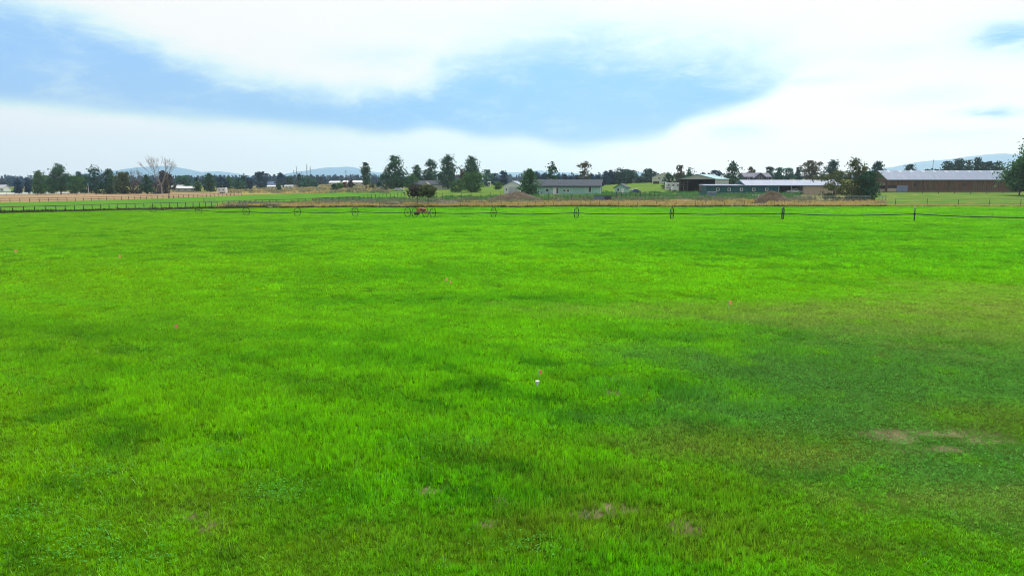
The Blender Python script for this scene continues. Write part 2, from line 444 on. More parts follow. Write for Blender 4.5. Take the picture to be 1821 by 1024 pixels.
M_past2 = sheet_mat('pasture_mixed', (.10, .165, .03), (.055, .125, .02), (.19, .165, .06), (.08, .35, 1))
M_tan = sheet_mat('dry_stubble', (.27, .185, .11), (.22, .155, .09), (.17, .13, .07), (.03, .25, 1))
M_pale = sheet_mat('pale_gravel', (.36, .37, .35), (.28, .30, .28))
M_track = sheet_mat('dirt_track', (.33, .29, .19), (.26, .24, .15))
M_scrub = sheet_mat('scrub_slope', (.26, .21, .065), (.18, .175, .055), (.07, .085, .05), (.12, .12, 1))
M_sage = sheet_mat('sage_verge', (.19, .16, .09), (.13, .13, .08), (.07, .08, .05), (.3, .5, 1))
strip('pasture', 'green fenced pasture beyond the hay field, left side', [(-60, 383), (0, 379.5), (180, 374.5), (360, 368.5), (460, 360), (560, 357), (720, 354)], [(-60, 363), (0, 361), (230, 355), (430, 348), (560, 344), (690, 341), (720, 341)], M_past, .05)
strip('stubble_field', 'dry tan stubble field behind the brown rail fence', [(-60, 363), (0, 361), (230, 355), (430, 348)], [(-60, 347.5), (0, 347), (150, 344), (300, 342.5), (430, 342.5)], M_tan, .06)
strip('gravel_road', 'pale gravel road in front of the far left trees', [(-60, 347), (0, 346.5), (155, 344)], [(-60, 343), (0, 342.5), (155, 342)], M_pale, .08, 40, 6)
strip('meadow', 'yellow green meadow by the pale shed at far left', [(-60, 342), (34, 342)], [(-60, 335), (34, 335)], M_past2, .08, 20, 8)
strip('dirt_track', 'pale dirt track at the field edge by the black fence', [(205, 375.3), (280, 373.4), (360, 371.2)], [(205, 373.6), (280, 371.6), (360, 369.6)], M_track, .07, 40, 6)
strip('scrub_slope', 'dry yellow slope with scattered sage bushes', [(380, 347.5), (430, 347), (560, 343.5), (690, 340.5)], [(380, 331), (460, 328), (560, 327), (690, 327.5)], M_scrub, .04)
strip('verge', 'sage and dry grass verge between pasture and field', [(380, 371), (460, 370), (700, 369.7), (900, 369.7), (1200, 369.7), (1575, 369.2)], [(380, 368), (460, 360.5), (700, 355), (900, 353), (1200, 350), (1575, 358)], M_sage, .05, 160, 20)
strip('farmyard_meadow', 'green and straw meadow around the houses', [(690, 354), (900, 352.6), (1200, 349.7), (1400, 349)], [(690, 337), (850, 330), (900, 328), (1050, 331), (1100, 340), (1400, 344)], M_past2, .05, 120, 16)
strip('back_pasture', 'green paddock rising behind the teal shed', [(1062, 344), (1250, 343)], [(1062, 325.5), (1250, 326)], M_past2, .06, 60, 20)
strip('paddock', 'green paddock in front of the long brown barn', [(1545, 366), (1700, 366.5), (1840, 367), (1960, 366)], [(1545, 343), (1700, 343), (1840, 343), (1960, 343)], M_past2, .05, 80, 24)

# ------------------------------------------------------------------ grass of the hay field
def blades(n, half, h, w, seed, segs=2, spread=.35, tuft=7):
    r = np.random.RandomState(seed)
    k = n // tuft; cx0 = r.uniform(-half, half, k).repeat(tuft); cy0 = r.uniform(-half, half, k).repeat(tuft); n = k * tuft
    x = cx0 + r.normal(0, .016 if segs == 2 else .05, n); y = cy0 + r.normal(0, .016 if segs == 2 else .05, n); th = r.uniform(.6, 1.25, k).repeat(tuft); tt = r.rand(k).repeat(tuft)
    a = r.uniform(0, 2 * math.pi, n); hh = h * r.uniform(.6, 1.15, n) * th; lean = r.normal(0, spread, n); la = r.uniform(0, 2 * math.pi, n)
    ww = w * r.uniform(.6, 1.3, n)
    V = []; tone = []
    dx, dy = np.cos(a), np.sin(a); lx, ly = np.cos(la), np.sin(la)
    tn = np.clip(tt * .55 + r.rand(n) * .45, 0, 1)
    lv = [0, .55, 1.0] if segs == 2 else [0, 1.0]
    rows = []
    for k, t in enumerate(lv):
        off = lean * hh * t ** 1.7
        cx, cy, cz = x + lx * off, y + ly * off, hh * (t - .12 * abs(lean) * t * t)
        wk = ww * (1 - t * .96) * (1.0 if k else .8)
        rows += [np.stack([cx - dx * wk / 2, cy - dy * wk / 2, cz], 1), np.stack([cx + dx * wk / 2, cy + dy * wk / 2, cz], 1)]
        tone += [np.stack([tn, np.full(n, t)], 1)] * 2
    V = np.stack(rows, 1).reshape(-1, 3); T = np.stack(tone, 1).reshape(-1, 2)
    m = len(rows); base = np.arange(n) * m
    Fs = [np.stack([base + 2 * k, base + 2 * k + 1, base + 2 * k + 3, base + 2 * k + 2], 1) for k in range(len(lv) - 1)]
    return V, np.concatenate(Fs), T
def grass_mat():
    m = bpy.data.materials.new('grass_blade'); m.use_nodes = True
    t = m.node_tree; t.nodes.clear(); n = NT(t)
    c = n.n('ShaderNodeAttribute', attribute_name='tint', attribute_type='INSTANCER').outputs['Color']
    tn = n.n('ShaderNodeAttribute', attribute_name='tone', attribute_type='GEOMETRY').outputs['Fac']
    dry = n.n('ShaderNodeAttribute', attribute_name='age', attribute_type='GEOMETRY').outputs['Fac']
    sc1 = n.lin(tn, .1, .9, .45, 1.6)
    c2 = n.n('ShaderNodeVectorMath', {0: c, 'Scale': sc1}, operation='SCALE').outputs[0]
    c3 = n.mix(n.m('MULTIPLY', n.ss(dry, .82, .98), .6), c2, (.24, .33, .05))
    d = n.n('ShaderNodeBsdfDiffuse', {'Color': c3}); tr = n.n('ShaderNodeBsdfTranslucent', {'Color': c3})
    mx = n.n('ShaderNodeMixShader', {0: .4, 1: d.outputs[0], 2: tr.outputs[0]})
    gl = n.n('ShaderNodeBsdfGlossy', {'Color': (.9, .95, .8, 1), 'Roughness': .45})
    mx2 = n.n('ShaderNodeMixShader', {0: .03, 1: mx.outputs[0], 2: gl.outputs[0]})
    n.n('ShaderNodeOutputMaterial', {'Surface': mx2.outputs[0]})
    return m
M_grass = grass_mat()
def proto_coll(name, specs):
    c = bpy.data.collections.new(name)
    for i, sp in enumerate(specs):
        V, Fc, T = blades(*sp)
        o = mesh_obj('grass_tuft', V, Fc, M_grass, attrs={'tone': T[:, 0], 'age': np.random.RandomState(sp[4]).permutation(T[:, 0].reshape(-1, 2 * (3 if sp[5] == 2 else 2))[:, 0]).repeat(2 * (3 if sp[5] == 2 else 2))})
        col.objects.unlink(o); c.objects.link(o)
    return c
def scatter(name, label, P, rot, scl, tint, coll):
    me = bpy.data.meshes.new(name)
    me.vertices.add(len(P)); me.vertices.foreach_set('co', P.astype(np.float32).ravel())
    a = me.attributes.new('rot', 'FLOAT_VECTOR', 'POINT'); a.data.foreach_set('vector', rot.astype(np.float32).ravel())
    a = me.attributes.new('scl', 'FLOAT_VECTOR', 'POINT'); a.data.foreach_set('vector', scl.astype(np.float32).ravel())
    attr_colour(me, 'tint', tint)
    me.update()
    o = bpy.data.objects.new(name, me); col.objects.link(o)
    ng = bpy.data.node_groups.new(name + '_nodes', 'GeometryNodeTree')
    ng.interface.new_socket('Geometry', in_out='INPUT', socket_type='NodeSocketGeometry')
    ng.interface.new_socket('Geometry', in_out='OUTPUT', socket_type='NodeSocketGeometry')
    nd = ng.nodes; L = ng.links
    gi = nd.new('NodeGroupInput'); go = nd.new('NodeGroupOutput')
    ci = nd.new('GeometryNodeCollectionInfo'); ci.inputs['Collection'].default_value = coll; ci.inputs['Separate Children'].default_value = True; ci.inputs['Reset Children'].default_value = True
    ip = nd.new('GeometryNodeInstanceOnPoints'); ip.inputs['Pick Instance'].default_value = True
    def named(nm, tp):
        q = nd.new('GeometryNodeInputNamedAttribute'); q.data_type = tp; q.inputs['Name'].default_value = nm
        return q.outputs['Attribute']
    L.new(gi.outputs[0], ip.inputs['Points']); L.new(ci.outputs[0], ip.inputs['Instance'])
    L.new(named('rot', 'FLOAT_VECTOR'), ip.inputs['Rotation']); L.new(named('scl', 'FLOAT_VECTOR'), ip.inputs['Scale'])
    rv = nd.new('FunctionNodeRandomValue'); rv.data_type = 'INT'; rv.inputs[4].default_value = 0; rv.inputs[5].default_value = len(coll.objects) - 1
    L.new(rv.outputs[2], ip.inputs['Instance Index'])
    L.new(ip.outputs[0], go.inputs[0])
    md = o.modifiers.new('scatter', 'NODES'); md.node_group = ng
    return tag(o, label, kind='stuff')
def make_grass():
    near = proto_coll('grass_near', [(370, .24, .088, .0100, 10 + i, 2, .42) for i in range(7)])
    far = proto_coll('grass_far', [(420, .62, .10, .022, 30 + i, 1, .38) for i in range(6)])
    r = np.random.RandomState(77)
    def fan(y0, y1, step, side):
        P = []
        y = y0
        while y < y1:
            st = step
            w = y * .80 + side
            n = int(2 * w / st)
            xs = -w + (np.arange(n) + r.rand(n)) * st
            P.append(np.stack([xs, y + r.uniform(-.5, .5, n) * st], 1)); y += st
        return np.concatenate(P)
    for (y0, y1, step, coll, nm, lab) in ((4.5, 36, .30, near, 'grass', 'bright green grass blades in the near part of the field'),
                                   (18, 150, .90, far, 'grass', 'bright green grass in the far part of the field')):
        P = fan(y0, y1, step, 4)
        E = EDGE(P[:, 0]); P = P[P[:, 1] < E - .5]
        X, Y = P[:, 0], P[:, 1]
        c, S = field_colour(X, Y)
        tall = fnoise((X * .86 - Y * .51) * .12, (X * .51 + Y * .86) * .9, 11); cl = fnoise(X * .9, Y * 1.2, 12)
        h = .84 + .36 * sstep(tall, .35, .7) + .35 * sstep(cl, .4, .8)
        h = h * (1 - .42 * sstep(X / np.maximum(Y, 5), .33, .5) * sstep(34 - Y, 0, 6))
        keep = (r.rand(len(P)) > S * np.where(X > 4, .72, 1.0))
        fade = sstep(Y, 19, 35); keep &= (r.rand(len(P)) > fade) if coll is near else (r.rand(len(P)) < .15 + .85 * sstep(Y, 18, 32))
        h = h * (1 - .5 * np.clip(S, 0, 1))
        jit = 1 + r.normal(0, .10, len(P))
        c = c * jit[:, None]
        n = len(P)
        rot = np.stack([np.zeros(n), np.zeros(n), r.uniform(0, 6.28, n)], 1)
        hor = r.uniform(.9, 1.2, n)
        scl = np.stack([hor, hor, h * r.uniform(.85, 1.15, n)], 1)
        PP = np.stack([X, Y, gz(X, Y) + micro(X, Y) + .01], 1)
        scatter(nm, lab, PP[keep], rot[keep], scl[keep], np.clip(c[keep], 0, 1), coll)
make_grass()

def make_clover():
    """low round-leaved patches among the grass"""
    r = np.random.RandomState(5)
    spots = [(50, 930), (150, 965), (480, 893), (500, 880), (380, 815), (720, 800), (800, 795), (950, 985), (1130, 705), (1100, 690), (1290, 730), (1340, 690), (170, 855), (120, 1000), (245, 1010), (850, 800), (1650, 800), (1500, 640), (1420, 760), (1560, 700), (1700, 650), (1620, 700), (1760, 840), (1680, 870), (1460, 690), (1360, 745), (1580, 760), (1790, 700), (1520, 830)]
    V = []; T = []
    for (x, y) in spots:
        X0, Y0, _ = hit(x, y); big = x > 1270; m = int(420 if big else 170); sx_, sy_ = (.75, .5) if big else (.28, .2)
        X = X0 + r.normal(0, sx_, m); Y = Y0 + r.normal(0, sy_, m)
        Z = gz(X, Y) + micro(X, Y) + r.uniform(.05, .115, m)
        L = r.uniform(.008, .017, m); a = r.uniform(0, 6.28, m); tx, ty = r.normal(0, .35, m), r.normal(0, .35, m)
        for k in range(4):
            q = a + k * math.pi / 2; dx, dy = np.cos(q) * L, np.sin(q) * L
            V.append(np.stack([X + dx, Y + dy, Z + dx * tx + dy * ty], 1))
        V[-4:] = [np.stack(V[-4:], 1).reshape(-1, 3)]
        T.append(np.repeat(r.rand(m), 4))
    V = np.concatenate(V); o = mesh_obj('clover', V, np.arange(len(V)).reshape(-1, 4), leaf_mat('clover_leaf', (.05, .24, .025), (.13, .42, .07), .35), attrs={'tone': np.concatenate(T)})
    tag(o, 'blue green clover patches scattered in the near grass', kind='stuff')
make_clover()

# ------------------------------------------------------------------ trees
LM = {
 'juniper': leaf_mat('juniper_leaf', (.012, .050, .034), (.060, .155, .080), .25),
 'conifer': leaf_mat('conifer_leaf', (.010, .042, .044), (.036, .110, .090), .2),
 'bluish': leaf_mat('bluish_haze_leaf', (.006, .030, .075), (.020, .075, .145), .15),  # bluish trees; for the far wood the haze tint is in this colour
 'green': leaf_mat('broad_leaf', (.030, .085, .025), (.085, .19, .055), .35),
 'teal': leaf_mat('teal_leaf', (.020, .085, .060), (.050, .16, .11), .3),
 'olive': leaf_mat('olive_leaf', (.035, .055, .022), (.12, .15, .06), .3),
 'brown': leaf_mat('brown_leaf', (.055, .055, .038), (.13, .12, .08), .25),
 'bright': leaf_mat('bright_leaf', (.05, .16, .02), (.11, .28, .04), .35),
 'red': leaf_mat('reddish_leaf', (.14, .05, .03), (.24, .10, .06), .3),
 'grey': leaf_mat('grey_twig', (.09, .085, .095), (.19, .17, .19), .1),
 'purple': leaf_mat('dark_plum_leaf', (.035, .030, .035), (.10, .085, .08), .25),
 'big': leaf_mat('big_tree_leaf', (.026, .085, .036), (.085, .20, .07), .4),
}
M_bark = mat('bark', (.13, .09, .06), (.06, .045, .035), .4, 6, .95, 4, (1, 1, .2))
M_bark2 = mat('pale_bark', (.26, .23, .21), (.17, .15, .14), .4, 5, .95, 4, (1, 1, .3))
M_plum = mat('dark_bark', (.08, .06, .055), (.045, .035, .03), .4, 5, .95)
def envelope(kind, t):
    if kind == 'cone': return np.clip(1.0 - t, 0, 1) ** .8 * (1 - .55 * np.exp(-t * 22))
    if kind == 'juniper': return np.where(t < .3, .80 + .20 * t / .3, np.clip((1 - t) / .7, 0, 1) ** .62) * (1 - .3 * np.exp(-t * 18))
    if kind == 'round': return np.sqrt(np.clip(1 - (2 * t - 1) ** 2, 0, 1)) ** .8
    if kind == 'column': return np.clip(np.sin(np.pi * np.clip(t * .9 + .1, 0, 1)), 0, 1) ** .6
    if kind == 'spread': return np.clip(1 - (1.15 * t - .35) ** 2 * 1.3, 0, 1) ** .5
    return np.ones_like(t)
def crown_mesh(rng, H, Wd, kind, base, nclump, nleaf, leaf, csize, gap=0.0, lean=(0, 0), lumps=.28):
    """crown as clumps of leaf-sized faces filling an uneven envelope; returns verts, faces, tone and clump centres"""
    t = rng.power(1.1, nclump) if kind in ('round', 'spread') else 1 - rng.power(1.45, nclump)
    if kind in ('round', 'spread', 'column'): t = rng.rand(nclump)
    ph = rng.uniform(0, 2 * math.pi, nclump)
    k1, k2, k3 = rng.uniform(0, 6.28, 3)
    irr = 1 + lumps * np.sin(2 * ph + k1 + 5 * t) + lumps * .8 * np.sin(3 * ph + k2 - 9 * t) + lumps * .6 * np.sin(14 * t + k3 + ph)
    rad = envelope(kind, t) * np.clip(irr, .35, 1.6) * Wd / 2 * np.sqrt(rng.uniform(.08, 1, nclump))
    hz = base + (H - base) * t
    if gap > 0:
        q = np.sin(hz / H * 21 + k1 + 2 * np.sin(ph + k2)) * .5 + .5
        sel = q > gap * rng.uniform(.6, 1.2, nclump); t, ph, rad, hz = t[sel], ph[sel], rad[sel], hz[sel]
    m = len(t)
    C = np.stack([rad * np.cos(ph) + lean[0] * t ** 1.5 * H, rad * np.sin(ph) + lean[1] * t * H, hz], 1)
    s = csize * rng.uniform(.6, 1.3, m)
    P = (C[:, None, :] + rng.normal(0, 1, (m, nleaf, 3)) * s[:, None, None] * np.array([1, 1, .6])).reshape(-1, 3)
    P[:, 2] = np.clip(P[:, 2], base * .7 + .03, H * 1.02)
    n = len(P)
    a = rng.normal(0, 1, (n, 3)); a /= np.linalg.norm(a, axis=1)[:, None]
    b = rng.normal(0, 1, (n, 3)); b -= (b * a).sum(1)[:, None] * a; b /= np.linalg.norm(b, axis=1)[:, None]
    L = leaf * rng.uniform(.6, 1.4, n)[:, None]
    V = np.stack([P - a * L * .6, P + b * L * .45, P + a * L * .6, P - b * L * .45], 1).reshape(-1, 3)
    Fc = np.arange(n * 4).reshape(n, 4)
    ct = np.clip(rng.normal(.5, .28, m), 0, 1)
    tone = np.clip(ct[:, None] + rng.normal(0, .15, (m, nleaf)), 0, 1).reshape(-1)
    return V, Fc, np.repeat(tone, 4), C
def trunk_mesh(rng, H, r, C, lean=(0, 0), nl=8, frac=.85, vis=False):
    mb = MB(); prev = Vector((0, 0, -.3)); K = 5
    pts = []
    for k in range(1, K + 1):
        t = k / K * frac
        p = Vector((lean[0] * t ** 1.5 * H + rng.normal(0, r * .35), lean[1] * t * H + rng.normal(0, r * .35), H * t))
        mb.tube(prev, p, r * (1 - .85 * (k - 1) / K), r * (1 - .85 * k / K), 6); pts.append(p); prev = p
    for i in rng.permutation(len(C))[:nl]:
        c = Vector(C[i]); hz = max(H * .12, c.z * .75)
        t = hz / H
        b = Vector((lean[0] * t ** 1.5 * H, lean[1] * t * H, hz))
        mb.tube(b, c, r * .35, r * .08, 4)
    return mb
SEED = [100]
def tree(name, label, x, Y, h_px=None, w_px=None, top=None, kind='juniper', leafm='juniper', base=.1, dens=1.0, gap=0.0, lean=(0, 0), group=None, sink=0.0, bark=None, lumps=.28, zoff=0, leaf=None, dy=0, cat='tree'):
    """x = picture column of the trunk, top = picture row of its tip, w_px = crown width"""
    X, Yp, Z = on(x, Y)
    Ztop = at(x, top, Y)[2]
    H = Ztop - Z + sink; Wd = w_px / 1229 * Y
    SEED[0] += 1; rng = np.random.RandomState(SEED[0])
    gap *= .5; dens *= 1.7
    px = w_px * H / Y * 1229 / 1000           # picture area
    nclump = int(np.clip(26 + px * 55 * dens, 40, 800)); nleaf = 13 if px > .7 else 9
    lf = leaf or float(np.clip(Y / 1229 * 2.4, .22, 1.5)) * (1.0 if px > .5 else 1.15)
    cs = min(Wd * .085, H * .05) + lf * .25
    C_ = crown_mesh(rng, H, Wd * .93, kind, H * base, nclump, nleaf, lf, cs, gap, lean, lumps)
    t = thing(name, label, cat, (X, Yp, Z - sink), 0, group)
    o = mesh_obj('crown', C_[0], C_[1], LM[leafm], t, attrs={'tone': C_[2]})
    tm = trunk_mesh(rng, H, max(.09, H * .022), C_[3], lean, 6 if gap == 0 else 16)
    tm.build('trunk', bark or M_bark, t)
    return t

TG = 'trees of the far tree line'
GL, GC, GR = 'trees left of the farmhouses', 'trees around the grey farmhouse', 'trees behind the barns and stable'
# --- left stand
tree('conifer_tree', 'small dark blue conifer, leftmost tree of the left stand', 34, 345, top=319, w_px=15, kind='cone', leafm='bluish', group=GL)
tree('conifer_tree', 'slim blue conifer second from the left edge of the stand', 51, 350, top=316, w_px=12, kind='cone', leafm='bluish', group=GL)
tree('leafy_tree', 'mid green rounded tree left of the tallest juniper at far left', 73, 342, top=304, w_px=27, kind='juniper', leafm='green', group=GL, base=.05)
tree('leafy_tree', 'low green bush tree wedged against the tall far left juniper', 92, 350, top=318, w_px=22, kind='round', leafm='green', group=GL, base=.03)
tree('juniper_tree', 'tallest dark juniper of the far left stand with a visible trunk', 109, 330, top=292, w_px=36, kind='juniper', leafm='juniper', group=GL, base=.13)
tree('conifer_tree', 'dark green spruce rising behind pale poles at left', 143, 352, top=305, w_px=16, kind='cone', leafm='conifer', group=GL)
tree('leafy_tree', 'wide grey green tree between the two tall left junipers', 134, 345, top=314, w_px=30, kind='round', leafm='green', group=GL, base=.06)
tree('leafy_tree', 'teal green tree close left of the forked juniper', 153, 355, top=312, w_px=18, kind='round', leafm='teal', group=GL, base=.05)
tree('juniper_tree', 'dark juniper with a forked open top in the left stand', 171, 330, top=294, w_px=27, kind='juniper', leafm='conifer', gap=.45, group=GL, base=.06)
tree('juniper_tree', 'dark irregular juniper right of the forked one', 197, 335, top=302, w_px=34, kind='juniper', leafm='juniper', gap=.3, group=GL, base=.03)
tree('leafy_tree', 'olive green leafy tree at the right end of the left stand', 220, 332, top=307, w_px=32, kind='round', leafm='olive', group=GL, base=.04)
tree('leafless_shrub', 'grey leafless thicket beside the olive tree', 245, 335, top=321, w_px=26, kind='round', leafm='grey', group=GL, base=.03, cat='shrub')
tree('conifer_tree', 'dark triangular conifer left of the big bare tree', 263, 325, top=311, w_px=24, kind='cone', leafm='juniper', group=GL)
tree('leafy_tree', 'dusky plum tree standing behind the big bare tree', 296, 336, top=305, w_px=26, kind='round', leafm='purple', group=GL, base=.04)
tree('leafless_shrub', 'grey brush at the foot of the big bare tree', 280, 330, top=322, w_px=24, kind='round', leafm='grey', group=GL, base=.02, cat='shrub')
tree('leafy_tree', 'teal tree behind the white roofed long shed', 326, 430, top=314, w_px=34, kind='round', leafm='teal', group=GL)
tree('conifer_tree', 'thin spire conifer right of the long shed', 350, 420, top=316, w_px=9, kind='cone', leafm='conifer', group=GL)
tree('leafy_tree', 'small green tree right of the long shed', 353, 370, top=324, w_px=14, kind='round', leafm='green', group=GL)
tree('juniper_tree', 'green juniper just left of the white trailer', 374, 355, top=309, w_px=24, kind='juniper', leafm='juniper', group=GL)
tree('leafy_tree', 'dark round tree above the white trailer', 395, 420, top=317, w_px=22, kind='round', leafm='bluish', group=GL)
tree('leafy_tree', 'grey green tree right behind the white trailer', 408, 440, top=316, w_px=16, kind='round', leafm='green', group=GL)
tree('leafy_tree', 'squat dark green tree on the scrub slope crest', 425, 420, top=318, w_px=18, kind='round', leafm='teal', group=GL)
tree('conifer_tree', 'pointed dark conifer on the scrub slope crest', 433, 425, top=309, w_px=10, kind='cone', leafm='conifer', group=GL)
tree('leafy_tree', 'small bluish tree at the right of the pointed conifer', 444, 430, top=318, w_px=14, kind='round', leafm='bluish', group=GL)
tree('leafy_tree', 'dark double crowned tree left of the blue roofed house', 466, 470, top=306, w_px=24, kind='round', leafm='bluish', group=GL)
tree('juniper_tree', 'dark tree right of the blue roofed house', 500, 480, top=307, w_px=14, kind='juniper', leafm='bluish', group=GL)
tree('leafy_tree', 'low dark trees row end beside the bare poplars', 514, 500, top=316, w_px=18, kind='round', leafm='conifer', group=GL)
tree('conifer_tree', 'dark conifer among the bare poplars', 533, 480, top=308, w_px=8, kind='cone', leafm='conifer', group=GL)
tree('leafy_tree', 'low teal tree under the bare poplars', 545, 470, top=316, w_px=24, kind='round', leafm='teal', group=GL)
tree('leafy_tree', 'low blue green tree right of the bare poplars', 558, 480, top=318, w_px=16, kind='round', leafm='teal', group=GL)
# --- bushes on the slope
BG = 'bushes on the dry slope'
tree('bush', 'dark bush at the left side of the dry slope', 497, 375, top=327, w_px=6, kind='round', leafm='juniper', group=BG, cat='bush', base=.0)
tree('bush', 'dark green bush at the foot of the dry slope', 595, 330, top=328, w_px=10, kind='round', leafm='juniper', group=BG, cat='bush', base=.0)
tree('bush', 'bright green bush on the dry slope', 604, 360, top=326, w_px=9, kind='round', leafm='bright', group=BG, cat='bush', base=.0)
tree('bush', 'reddish brown bush beside the bright green one', 612, 365, top=325, w_px=8, kind='round', leafm='red', group=BG, cat='bush', base=.0)
tree('bush', 'dark upright bush right of the utility pole', 624, 360, top=321, w_px=9, kind='column', leafm='purple', group=BG, cat='bush', base=.0)
tree('bush', 'small olive bush right of the lone juniper', 662, 340, top=327, w_px=6, kind='round', leafm='olive', group=BG, cat='bush', base=.0)
tree('bush', 'thin dark bush between the white car and juniper', 675, 335, top=324, w_px=7, kind='round', leafm='conifer', group=BG, cat='bush', base=.0)
# --- centre
tree('juniper_tree', 'lone narrow dark juniper with long bare trunk', 651, 325, top=291, w_px=17, kind='column', leafm='juniper', gap=.25, base=.22, group=GC)
tree('juniper_tree', 'largest broad dark juniper, left of the grey farmhouse', 703, 305, top=277, w_px=50, kind='juniper', leafm='juniper', gap=.22, dens=1.25, base=.08, group=GC)
tree('leafy_tree', 'green tree filling the gap left of the grey roof', 733, 320, top=312, w_px=22, kind='round', leafm='green', base=.03, group=GC)
tree('juniper_tree', 'shortest dark juniper behind the grey roof', 742, 345, top=294, w_px=22, kind='juniper', leafm='juniper', group=GC)
tree('juniper_tree', 'pointed dark juniper behind the middle of the grey roof', 766, 345, top=283, w_px=26, kind='juniper', leafm='juniper', gap=.15, group=GC)
tree('conifer_tree', 'dark trees mass low behind the grey farmhouse', 782, 360, top=310, w_px=24, kind='round', leafm='conifer', group=GC)
tree('juniper_tree', 'tallest oval juniper at the right end of the grey roof', 797, 318, top=276, w_px=34, kind='juniper', leafm='juniper', gap=.12, dens=1.2, group=GC)
tree('juniper_tree', 'dark oval juniper behind the big sage green tree', 839, 320, top=279, w_px=36, kind='juniper', leafm='juniper', dens=1.1, group=GC)
tree('leafless_tree', 'sparse brownish tree between the two oval junipers', 822, 300, top=302, w_px=14, kind='column', leafm='brown', gap=.4, group=GC)
tree('leafy_tree', 'big sage green tree hiding the foot of an oval juniper', 842, 262, top=307, w_px=44, kind='round', leafm='green', dens=1.2, base=.02, group=GC, leaf=.5)
tree('leafy_tree', 'lower sage green tree right of the grey farmhouse', 812, 268, top=322, w_px=30, kind='round', leafm='green', base=.02, group=GC)
tree('leafy_tree', 'blue green tree right of the sage green tree', 866, 380, top=303, w_px=18, kind='round', leafm='teal', group=GC)
tree('leafy_tree', 'hazy dark trees left of the white garage', 880, 430, top=309, w_px=16, kind='round', leafm='bluish', group=GC)
tree('conifer_tree', 'twin topped dark conifer behind the white garage', 895, 400, top=305, w_px=17, kind='juniper', leafm='bluish', group=GC)
tree('leafy_tree', 'low green tree left of the white garage', 886, 300, top=324, w_px=14, kind='round', leafm='green', group=GC)
tree('juniper_tree', 'round green juniper between white garage and teal house', 942, 208, top=301, w_px=38, kind='juniper', leafm='big', dens=1.3, base=.03, group=GC)
tree('juniper_tree', 'crooked dark juniper with branches sweeping right', 981, 262, top=289, w_px=22, kind='juniper', leafm='juniper', gap=.35, lean=(.02, 0), group=GC)
tree('leafy_tree', 'thin leaning pine behind the teal house with open crown', 1040, 270, top=288, w_px=24, kind='spread', leafm='brown', gap=.5, base=.3, group=GC, dens=.6)
rr_ = random.Random(4)
lab_h = ['first hazy tree', 'second hazy tree', 'third hazy tree', 'fourth hazy tree', 'fifth hazy tree', 'sixth hazy tree', 'seventh hazy tree', 'eighth hazy tree', 'ninth hazy tree', 'tenth hazy tree']
for k, (x, tp, w) in enumerate(((953, 306, 14), (967, 309, 12), (993, 311, 10), (1005, 311, 12), (1016, 313, 10), (1027, 309, 12), (1051, 310, 14), (1062, 311, 12))):
    tree('hazy_tree', lab_h[k] + ' from the left above the teal house roof', x, 400 + rr_.uniform(-20, 20), top=tp, w_px=w + 4, kind='juniper', leafm='bluish', group='hazy trees behind the teal house')
for k, (x, tp, w, kd, lb) in enumerate(((1077, 303, 10, 'cone', 'left one of two slim conifers right of the teal house'), (1086, 303, 11, 'cone', 'right one of two slim conifers right of the teal house'),
        (1102, 296, 18, 'juniper', 'tallest dark conifer above the teal shed'), (1113, 302, 16, 'round', 'broad dark tree above the teal shed'), (1123, 304, 18, 'round', 'blunt dark tree right above the teal shed'),
        (1096, 306, 12, 'juniper', 'small dark conifer left above the teal shed'), (1138, 315, 12, 'round', 'low bush like tree right of the teal shed'),
        (1148, 301, 14, 'juniper', 'left peak of the conifer group before the beige barn'), (1156, 299, 14, 'cone', 'middle peak of the conifer group before the beige barn'), (1163, 304, 12, 'juniper', 'right peak of the conifer group before the beige barn'))):
    tree('conifer_tree', lb, x, 360 + k * 3, top=tp, w_px=w + 3, kind=kd, leafm='bluish' if k < 2 else 'conifer', group=GC, base=.03)
# --- right
tree('leafy_tree', 'dark green tree in front of the beige barn', 1188, 262, top=308, w_px=24, kind='juniper', leafm='juniper', base=.02, group=GR)
tree('leafy_tree', 'open brownish tree left of the machine shed', 1208, 275, top=295, w_px=20, kind='juniper', leafm='brown', gap=.3, group=GR)
tree('juniper_tree', 'dark tree close behind the machine shed left eave', 1225, 285, top=298, w_px=18, kind='juniper', leafm='juniper', gap=.2, group=GR)
tree('leafy_tree', 'rounded blue green tree above the machine shed roof', 1272, 400, top=304, w_px=24, kind='round', leafm='bluish', group=GR)
tree('leafy_tree', 'small hazy tree above the machine shed ridge', 1250, 420, top=308, w_px=14, kind='round', leafm='bluish', group=GR)
tree('juniper_tree', 'dark open crowned tree right of the machine shed', 1301, 250, top=287, w_px=32, kind='juniper', leafm='juniper', gap=.25, base=.1, group=GR)
tree('leafless_tree', 'sparse brown tree left above the timber gabled house', 1335, 330, top=297, w_px=16, kind='juniper', leafm='brown', gap=.4, group=GR)
tree('leafy_tree', 'small dark tree right above the timber gabled house', 1368, 335, top=298, w_px=13, kind='round', leafm='conifer', group=GR)
tree('leafy_tree', 'pointed teal green tree behind the stable roof', 1383, 290, top=297, w_px=18, kind='juniper', leafm='teal', group=GR)
tree('leafy_tree', 'wide teal green tree behind the stable roof', 1401, 292, top=300, w_px=24, kind='round', leafm='teal', group=GR)
tree('conifer_tree', 'small pointed tree between teal and brown crowns', 1419, 295, top=299, w_px=12, kind='cone', leafm='conifer', group=GR)
tree('leafy_tree', 'grey brown broad tree behind the right part of the stable', 1441, 270, top=287, w_px=32, kind='round', leafm='brown', gap=.15, base=.12, group=GR)
tree('juniper_tree', 'tall bluish tree between grey brown tree and messy juniper', 1478, 275, top=285, w_px=34, kind='juniper', leafm='conifer', group=GR)
